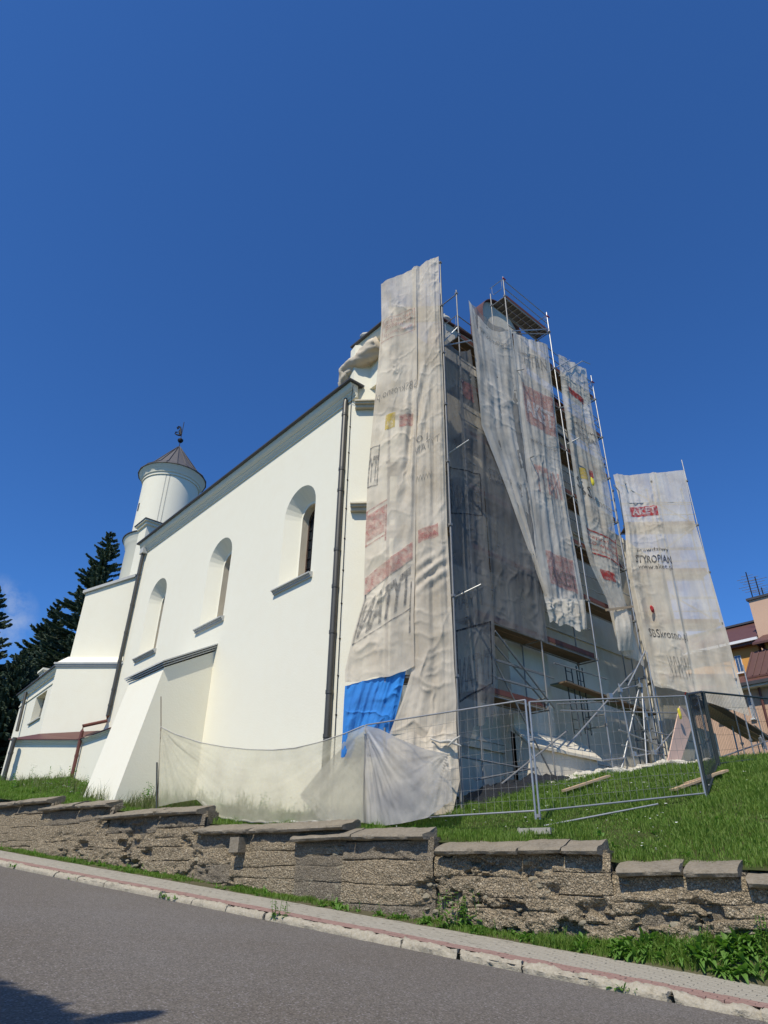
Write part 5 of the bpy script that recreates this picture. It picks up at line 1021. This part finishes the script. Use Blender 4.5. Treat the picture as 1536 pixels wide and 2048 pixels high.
# ================================================================== HOUSE ON THE RIGHT
hs = thing('ochre_house', 'ochre and peach house with brown metal roofs and a tall chimney, far right', 'house', (42, 12, 5)); XH = 42
zE = 14.35
MB().box((XH, 13.95, 2), (XH+8, 24, zE)).build('upper_wall', 'orange', hs)
ry = PX(1510, 1245, XH+3.2)[2]
MB().add([(XH-.5, 13.75, zE+.05), (XH-.5, 24, zE+.05), (XH+3.2, 24, ry), (XH+3.2, 13.75, ry), (XH+7, 24, zE), (XH+7, 13.75, zE)], [(0, 1, 2, 3), (3, 2, 4, 5), (0, 3, 5)]).build('upper_roof', 'tiles', hs)
MB().box((XH-.55, 13.7, zE-.12), (XH-.38, 24, zE+.04)).build('gutter', 'white', hs); MB().box((XH-.4, 13.8, zE-.28), (XH+.02, 24, zE-.13)).build('soffit', 'tiles', hs)
MB().box((XH+3.0, 13.7, ry), (XH+3.3, 24, ry+.12)).build('ridge_cap', 'roof', hs)
def hwin(xp, a, b, m='blueglass'):   # a,b: pixel corners upper-left, lower-right on the plane x=xp
    p, q = PX(*a, xp), PX(*b, xp); y0, y1 = sorted((p[1], q[1])); z0, z1 = sorted((p[2], q[2]))
    w = MB().box((xp-.05, y0-.03, z0-.03), (xp+.02, y1+.03, z1+.03)).build('window', 'white', hs)
    MB().box((xp-.07, y0, z0), (xp-.03, (y0+y1)/2-.015, z1)).build('pane', m, w); MB().box((xp-.07, (y0+y1)/2+.015, z0), (xp-.03, y1, z1)).build('pane', m, w); MB().box((xp-.14, y0-.1, z0-.14), (xp+.02, y1+.1, z0-.07)).build('sill', 'white', w)
hwin(XH, (1470, 1314), (1488, 1342))
XL = 39.6; zl = PX(1500, 1368, XL)[2]
MB().box((XL, 5, 2), (XL+4, 24, zl)).build('lower_wall', 'peach', hs)
MB().add([(XL-.6, 5, zl+.0), (XL-.6, 24, zl+.0), (XH+.3, 24, zl+1.25), (XH+.3, 5, zl+1.25), (XL-.6, 5, zl-.12), (XL-.6, 24, zl-.12)], [(0, 1, 2, 3), (4, 5, 1, 0)]).build('lower_roof', 'tiles', hs)
MB().box((XL-.7, 5, zl-.2), (XL-.56, 24, zl-.02)).build('gutter', 'roof', hs); MB().box((XL-.55, 5, zl-.30), (XL+.02, 24, zl-.13)).build('soffit', 'white', hs)
hwin(XL, (1496, 1395), (1509, 1434)); hwin(XL, (1432, 1400), (1448, 1440))
XM = 40.6; pM = PX(1524, 1287, XM)
MB().box((XM, 5, zl+.5), (XM+7, pM[1]-.15, pM[2])).build('front_wall', 'orange', hs)
MB().add([(XM-.5, 5, pM[2]), (XM-.5, pM[1]+.35, pM[2]), (XM+3, pM[1]+.1, pM[2]+1.7), (XM+3, 5, pM[2]+1.7), (XM-.5, 5, pM[2]-.12), (XM-.5, pM[1]+.35, pM[2]-.12), (XM+6, pM[1]+.35, pM[2])], [(0, 1, 2, 3), (4, 5, 1, 0), (1, 6, 2)]).build('front_roof', 'tiles', hs)
a = PX(1517, 1302, XM-.2); b = PX(1504, 1352, XL+.3)
off_ = np.array([0, -1.7, 0]); MB().add([a+off_*-.25, a+off_, b+off_, b+off_*-.25, a+off_*-.25-[0, 0, .1], a+off_-[0, 0, .1], b+off_-[0, 0, .1], b+off_*-.25-[0, 0, .1]], [(0, 1, 2, 3), (7, 6, 5, 4), (0, 3, 7, 4), (1, 5, 6, 2), (3, 2, 6, 7)]).build('dormer_roof', 'tiles', hs)
for k in range(6): MB().tube([a+off_*(-.2+.22*k)+[0, 0, .02], b+off_*(-.2+.22*k)+[0, 0, .02]], .04, 4).build('roof_rib', 'tiles', hs)
dp = PX(1516, 1370, XL-.12); MB().tube([dp, (dp[0], dp[1], 4)], .07, 8).build('downpipe', 'brownpipe', hs, True)
ch = PX(1497, 1202, XM+1.2); cz = ch[2]
MB().box((XM+1.2, ch[1]-1.15, zE-1.5), (XM+3.8, ch[1], cz)).build('chimney', 'peach', hs); MB().box((XM+1.1, ch[1]-1.25, cz), (XM+3.9, ch[1]+.1, cz+.14)).build('chimney_cap', 'roof', hs)
for (bx_, by_), (tx, ty), nel in (((1506, 1197), (1493, 1144), 7), ((1524, 1205), (1511, 1153), 6), ((1533, 1212), (1523, 1175), 3)):
    x_ = XM+2.0; p, q = PX(bx_, by_, x_), PX(tx, ty, x_); p = np.array([x_, p[1], cz+.1]); q = np.array([x_, p[1]+.0, q[2]])
    at_ = thing('antenna', 'x', 'x', p); del at_['label']; del at_['category']; at_.parent = hs; at_.location = tuple(p-ROOT[hs.name])
    MB().tube([p, q], .035, 6).build('mast', 'iron', at_)
    for k in range(nel):
        z = p[2]+(q[2]-p[2])*(.35+.6*k/nel); w = .35+.15*((k*7) % 3); MB().tube([(x_, p[1]-w, z), (x_, p[1]+w, z+.06)], .014, 4).build('element', 'galv_old', at_)

# ================================================================== TREES
def spruce(x, y, z0, h, rad, seed, label, m='needle', n_side=1.0):
    r = np.random.default_rng(seed); t = thing('spruce_tree', label, 'tree', (x, y, z0), 'spruces behind the church' if m == 'needle' else None)
    if m != 'needle': del t['group']
    MB().tube([(x, y, z0-.3), (x+.1, y, z0+h*.5), (x, y, z0+h)], [h*.022, h*.013, .02], 8).build('trunk', 'bark', t, True)
    Q = []; lm = MB(); z = z0+h*.06
    while z < z0+h*.99:
        k = (z-z0)/h; L = rad*(1-k)**.80*(1 if k > .12 else .8)+.15; nb_ = int(9+7*(1-k))
        for i in range(nb_):
            a = r.uniform(0, 2*math.pi); ln = L*r.uniform(.62, 1.12); up0 = r.uniform(-.1, .14)+.28*k; pts = []
            for j in range(9):
                q = j/8; pts.append(np.array([x+math.cos(a)*ln*q, y+math.sin(a)*ln*q, z+ln*(up0*q-.34*q*q*(1-k)+.16*q**4)]))
            if i % 2 == 0: lm.tube([pts[0], pts[4], pts[8]], [.05*(1-k)+.015, .03, .01], 3, False)
            nn = max(6, int(ln*10*n_side)); d = np.array([math.cos(a), math.sin(a), 0]); sd_ = np.array([-d[1], d[0], 0])
            for j in range(nn):
                q = (j+r.uniform(0, 1))/nn; q = .12+.88*q; b = pts[min(7, int(q*8))]; b2 = pts[min(8, int(q*8)+1)]; f_ = q*8-int(q*8); p = b*(1-f_)+b2*f_
                for sg in (-1, 1, 0):
                    tw = (1-q*.6)*ln*.22*r.uniform(.4, 1.3)+.14; dirv = d*r.uniform(.5, 1.0)+sd_*sg*r.uniform(.7, 1.2)+np.array([0, 0, r.uniform(-.45, .05) if sg else r.uniform(-.1, .35)]); dirv /= np.linalg.norm(dirv)
                    wv_ = np.cross(dirv, (0, 0, 1)); wv_ /= np.linalg.norm(wv_)+1e-6; w = .055*r.uniform(.8, 1.6)
                    e = p+dirv*tw; mid = p+dirv*tw*.5; tl_ = np.array([0, 0, -r.uniform(.03, .14)])
                    Q.append((p, mid+wv_*w, e, mid-wv_*w)); up_v = np.array([0, 0, w*1.1]); Q.append((p, mid+up_v, e, mid-up_v+tl_))
        z += h*.021*r.uniform(.8, 1.2)
    Q = np.array(Q); obj('crown', Q.reshape(-1, 3), np.arange(len(Q)*4).reshape(-1, 4), m, t); lm.build('limbs', 'bark', t)
    return t
def treeat(px, py, yv, zg, rad, seed, label):
    p = PY(px, py, yv); spruce(p[0], p[1], zg, p[2]-zg, rad, seed, label)
treeat(224, 1062, 62, 5.5, 6.6, 3, 'tallest dark spruce rising right behind the turret')
treeat(118, 1205, 66, 5.5, 6.0, 4, 'dark spruce left of the tallest one, above the choir roof')
treeat(52, 1300, 58, 5.5, 4.2, 5, 'lower dense spruce just left of the choir roof')
treeat(-12, 1150, 60, 5.5, 5.6, 6, 'spruce cut by the left edge of the view')
treeat(275, 1105, 70, 5.5, 5, 8, 'spruce half hidden between the turret and the tallest spruce')
# shade thrown on the street: a broadleaf tree and a lamp standing on the near side
def near_tree(x, y, z0, h, rad, seed):
    r = np.random.default_rng(seed); t = thing('broadleaf_tree', 'leafy tree on the near side of the street, throwing the shadow at lower left', 'tree', (x, y, z0))
    mb = MB().tube([(x, y, z0-.2), (x+.1, y+.1, z0+h*.35), (x, y, z0+h*.6)], [.22, .17, .10], 10)
    for i in range(9):
        a = r.uniform(0, 6.28); mb.tube([(x, y, z0+h*(.3+.03*i)), (x+math.cos(a)*rad*.4, y+math.sin(a)*rad*.4, z0+h*(.5+.03*i)), (x+math.cos(a)*rad*.8, y+math.sin(a)*rad*.8, z0+h*(.6+.04*i))], [.08, .05, .02], 6)
    mb.build('trunk', 'bark', t, True)
    n = 16000; u = r.normal(size=(n, 3)); u /= np.linalg.norm(u, axis=1)[:, None]; rr = rad*(.55+.45*r.random(n)**.5)*(1+.28*fbm(u[:, 0]*2.2+5, u[:, 1]*2.2+u[:, 2], 3, 3))
    C = np.array([x, y, z0+h-rad*.9])+u*rr[:, None]*np.array([1, 1, .85]); a = r.normal(size=(n, 3)); a /= np.linalg.norm(a, axis=1)[:, None]; b = np.cross(a, r.normal(size=(n, 3))); b /= np.linalg.norm(b, axis=1)[:, None]
    Q = np.stack([C, C+a*.10+b*.06, C+a*.2, C+a*.10-b*.06], 1); obj('crown', Q.reshape(-1, 3), np.arange(n*4).reshape(-1, 4), 'weed', t)
def roadpt(x, y):
    n = np.array([-G*T[0], -G*T[1], 1.]); r = ray(x, y); return CAM+r*((0-np.dot(n, CAM))/np.dot(n, r))
sp = roadpt(-400, 2052); tcn_ = sp+SUN*8.5
near_tree(tcn_[0], tcn_[1], float(roadz(tosu(tcn_)[0])), tcn_[2]-float(roadz(tosu(tcn_)[0]))+1.2, 1.75, 4)
tip, root = roadpt(332, 2022), roadpt(165, 2046); k = 8.0
ht, hr = tip+SUN*k/SUN[2], root+SUN*k/SUN[2]; hd = (ht-hr)[:2]; L_ = np.linalg.norm(hd); hd /= L_
lamp = thing('street_lamp', 'street lamp on the near kerb whose head shadows the road at lower left', 'street lamp', (hr[0]-hd[0]*1.2, hr[1]-hd[1]*1.2, 0)); lz = hr[2]
lp = np.array([hr[0]-hd[0]*1.2, hr[1]-hd[1]*1.2]); MB().tube([(*lp, -.3), (*lp, lz-.5), (*(lp+hd*.25), lz-.12), (hr[0]+hd[0]*.1, hr[1]+hd[1]*.1, lz)], [.09, .06, .045, .04], 10).build('pole', 'galv', lamp, True)
V = []; 
for q, w in ((0, .05), (.15, .13), (.45, .17), (.75, .13), (.93, .06), (1, .01)):
    c = np.array([hr[0]+hd[0]*L_*q, hr[1]+hd[1]*L_*q, lz]); sdv = np.array([-hd[1], hd[0], 0])
    for a in range(8): V.append(c+sdv*w*math.cos(a*math.pi/4)+np.array([0, 0, .5*w*math.sin(a*math.pi/4)]))
obj('lamp_head', V, [(i*8+k_, i*8+(k_+1) % 8, (i+1)*8+(k_+1) % 8, (i+1)*8+k_) for i in range(5) for k_ in range(8)], 'galv', lamp, True)

# ================================================================== GRASS, WEEDS, FLOWERS
def inside(X, Y):   # ground covered by walls or rubble
    return ((X > XN-.02) & (Y > 14.2)) | ((X > 12.7+.0*X) & (Y > 11.15)) | ((X+Y > 24.9) & (X < 13) & (Y < 14.4) & (X > 10.6)) | ((X > 8.3) & (Y > 21.7) & (Y < 24.8)) | ((X > P4_[0]) & (Y > P4_[1]))
P4_ = (XE-.05, eE[1]-.05)
def blades(name, n, s0, s1, u0, u1, h0, h1, w, m, seed, dens=None, zf=ground, bend=.5, mask=True):
    r = np.random.default_rng(seed); S = r.uniform(s0, s1, n); U = r.uniform(u0, u1, n); X = T[0]*S+NW[0]*U; Y = T[1]*S+NW[1]*U
    k = np.ones(n, bool)
    if mask: k &= ~inside(X, Y)
    if dens is not None: k &= r.random(n) < dens(S, U)
    S, U, X, Y = S[k], U[k], X[k], Y[k]; n = len(S); Z = zf(S, U)-.01
    clump = np.clip(.75+.9*fbm(S*1.6, U*1.6, seed+3, 3), .35, 1.6); H = r.uniform(h0, h1, n)*clump
    a = r.uniform(0, 2*math.pi, n); la = a+r.normal(0, .8, n); ln = H*r.uniform(.1, bend*1.3, n)
    B = np.stack([X, Y, Z], 1); wv = np.stack([np.cos(a), np.sin(a), 0*a], 1)*(w*r.uniform(.7, 1.3, n))[:, None]/2; lv = np.stack([-np.sin(la), np.cos(la), 0*a], 1)
    M1 = B+lv*(ln*.3)[:, None]+np.array([0, 0, 1])*(H*.6)[:, None]; TP = B+lv*ln[:, None]+np.array([0, 0, 1])*(H*(1-.25*r.random(n)))[:, None]
    V = np.stack([B-wv, B+wv, M1+wv*.8, TP, M1-wv*.8], 1).reshape(-1, 3); i = np.arange(n)*5
    F = np.concatenate([np.stack([i, i+1, i+2, i+4], 1)]); T3 = np.stack([i+4, i+2, i+3, i+3], 1)
    me_ = np.concatenate([F, T3]); 
    # tip as its own thin quad
    return obj(name, V, F if False else np.concatenate([F, np.stack([i+4, i+2, i+3, i+4], 1)[:, :4]]), m, None, kind='stuff') if False else _tri(name, V, i, m)
def _tri(name, V, i, m):
    F = np.concatenate([np.stack([i, i+1, i+2], 1), np.stack([i, i+2, i+4], 1), np.stack([i+4, i+2, i+3], 1)])
    return obj(name, V, F, m, None, kind='stuff')
blades('grass', 210000, -2.5, 12.5, 12.44, 20.5, .07, .19, .013, 'grass', 1, dens=lambda s, u: np.clip(1.25-(u-12.5)*.09, .45, 1))
blades('grass', 90000, 12, 33, 12.44, 17, .07, .22, .016, 'grass', 2)
blades('grass', 26000, -3, 4, 18, 27, .08, .2, .02, 'grass', 3)
blades('tall_grass', 5200, 10.5, 21.5, 12.9, 14.3, .25, .75, .012, 'dryweed', 4, bend=.35)
blades('tall_grass', 2600, 21, 31, 14, 17, .2, .5, .014, 'dryweed', 5, bend=.35)
blades('verge_grass', 26000, 4.5, 27, PU+.02, WU+.0, .03, .11, .012, 'grass', 6, zf=bank, mask=False, dens=lambda s, u: np.clip(.25+1.6*fbm(s*.9, u*3, 6, 3)+(u-PU)*1.3, 0, 1))
blades('verge_grass', 15000, -1.5, 5.5, PU+.0, WU+.05, .05, .17, .012, 'grass', 7, zf=bank, mask=False)
# flowers: small white heads and a few umbels
r = np.random.default_rng(8); V = []; F = []; n0 = 0
def disc(c, rad, nrm=(0, 0, 1)):
    global n0
    k = 6; a = np.linspace(0, 2*math.pi, k, endpoint=False)+r.uniform(0, 1); q = np.stack([np.cos(a)*rad, np.sin(a)*rad, r.uniform(-.3, .3, k)*rad], 1)+c; V.append(q); F.append(tuple(range(n0, n0+k))); n0 += k
for _ in range(900):
    s_, u_ = r.uniform(-2, 10), r.uniform(12.7, 20)
    if fbm(np.array([s_*.8]), np.array([u_*.8]), 19)[0] < -.05: continue
    x, y = su(s_, u_)[:2]
    if inside(np.array([x]), np.array([y]))[0]: continue
    disc(np.array([x, y, float(ground(s_, u_))+r.uniform(.08, .17)]), r.uniform(.014, .034))
for _ in range(330):
    s_, u_ = r.uniform(10, 31), r.uniform(12.9, 16.2); x, y = su(s_, u_)[:2]
    if inside(np.array([x]), np.array([y]))[0]: continue
    h_ = r.uniform(.2, .75); c = np.array([x, y, float(ground(s_, u_))+h_])
    for _ in range(4): disc(c+r.normal(0, .035, 3)*[1, 1, .3], r.uniform(.010, .02))
obj('white_flowers', np.concatenate(V), F, 'flower', None, kind='stuff')
# weeds with leaves
def leaf_pts(base, a, L, w, lift, curl, nseg=5, roll=0):
    d = np.array([math.cos(a), math.sin(a), 0]); sdv = np.array([-d[1], d[0], 0]); V = []
    for i in range(nseg+1):
        q = i/nseg; hz = lift*q-curl*q*q; out = q*math.sqrt(max(.05, 1-min(.95, abs(lift)*.5))); p = base+d*L*out+np.array([0, 0, L*hz]); ww = w*math.sin(math.pi*min(.97, q*.88+.10))**.8*(1+.12*math.sin(i*2.4))
        V += [p-sdv*ww/2+np.array([0, 0, ww*.18]), p, p+sdv*ww/2+np.array([0, 0, ww*.18])]
    F = [(3*i+j, 3*i+j+1, 3*i+j+4, 3*i+j+3) for i in range(nseg) for j in (0, 1)]
    return V, F
def weed(mb, c, size, nl, seed, kind=0):
    r = np.random.default_rng(seed)
    if kind == 0:      # rosette of long leaves
        for i in range(nl):
            V, F = leaf_pts(c+r.normal(0, .02, 3)*[1, 1, 0], r.uniform(0, 6.28), size*r.uniform(.6, 1.2), size*r.uniform(.18, .34), r.uniform(.35, 1.3), r.uniform(.3, 1.0)); mb.add(V, F)
    else:              # leafy stalk
        for k in range(max(1, nl//7)):
            tip_ = c+np.array([r.normal(0, .12)*size, r.normal(0, .12)*size, size*r.uniform(.9, 1.5)]); mb.tube([c, (c+tip_)/2+r.normal(0, .02, 3), tip_], [.006, .005, .003], 4, False)
            for j in range(8):
                q = (j+.5)/8; V, F = leaf_pts(c+(tip_-c)*q, r.uniform(0, 6.28), size*.38*(1.15-q*.7), size*.15*(1.15-q*.6), r.uniform(.1, .7), r.uniform(.2, .8), 4); mb.add(V, F)
r = np.random.default_rng(21); specs = ['broad leafed dock plant with upright leaves', 'bushy nettle-like weed with many stalks', 'low rosette of long toothed leaves']
wh = ['at the far right end of the wall foot', 'near the right frame edge, on the pavement side', 'below the two slabs of the lowest coping', 'left of the rightmost weeds, leaning on the kerb side', 'under the broken joint at the lowest step', 'beside a pale stone at the wall foot', 'under the three slab coping', 'at the left of the dense right-hand weeds', 'below the crumbling middle of the wall', 'under the hollow in the wall', 'under the middle step of the wall', 'tall and thin against the hollowed wall', 'where the dense weeds thin out', 'below the coping under the mesh fence post', 'by the wall below the milky sheet', 'below the jutting block']
sl_ = [1.7, 2.0, 2.35, 2.75, 3.15, 3.5, 3.95, 4.5, 5.2, 5.8, 6.5, 7.0, 7.6, 8.6, 9.8, 12.0]
for i, s_ in enumerate(sl_):
    big = s_ < 4.4; sz = r.uniform(.17, .27) if big else r.uniform(.13, .21); kd = 1 if i in (1, 4, 8, 11) else 0
    if i == 11: sz = .5
    mb = MB()
    for j in range(17 if big else 7):
        ds, u_ = r.uniform(-.30, .30), r.uniform(PU+.02, WU-.0); weed(mb, su(s_+ds, u_, float(bank(s_+ds, u_))-.01), sz*r.uniform(.7, 1.1), 13 if kd == 0 else 16, int(s_*100)+j, kd)
    o = mb.build('weed_plant', 'weed'); tag(o, f"{specs[1] if kd else specs[(i % 2)*2]} {wh[i]}", 'weed', 'weeds along the foot of the retaining wall')
mb = MB()
for j in range(190):
    s_ = r.uniform(1.2, 27); u_ = r.uniform(PU+.05, WU-.02)
    if s_ > 5 and float(fbm(np.array([s_*.7]), np.array([0.]), 4)[0]) < -.12: continue
    weed(mb, su(s_, u_, float(bank(s_, u_))-.01), r.uniform(.08, .19), 8, j, 0 if j % 4 else 1)
mb.build('small_weeds', 'weed', None, kind='stuff')
mb = MB()
for j in range(150):   # leafy plants on the lawn, on the coping joints and by the church foot
    if j < 40: s_, u_ = r.uniform(-1, 5), r.uniform(12.6, 14.5)
    elif j < 70: s_, u_ = r.uniform(8.4, 11), r.uniform(12.55, 12.95)
    elif j < 120: s_, u_ = r.uniform(11, 21), r.uniform(13.0, 14.2)
    else: s_, u_ = r.uniform(20, 30), r.uniform(13.4, 16)
    x, y = su(s_, u_)[:2]
    if inside(np.array([x]), np.array([y]))[0]: continue
    weed(mb, su(s_, u_, float(ground(s_, u_))-.01), r.uniform(.10, .2) if j < 70 else r.uniform(.3, .6), 7, 900+j, 0 if j < 70 else 1)
mb.build('lawn_weeds', 'weed', None, kind='stuff')
mb = MB()
for s_ in (12.2, 12.5, 9.3, 3.4, 15.8, 18.5, 20.5, 22):   # tufts growing in the kerb joint
    for j in range(6):
        c = su(s_+r.uniform(-.15, .15), KU+r.uniform(-.04, .06), float(roadz(s_))+.02); weed(mb, c, r.uniform(.05, .12) if s_ != 9.3 else .28, 6, int(s_*10)+j, 1 if s_ == 9.3 else 0)
mb.build('kerb_weeds', 'weed', None, kind='stuff')
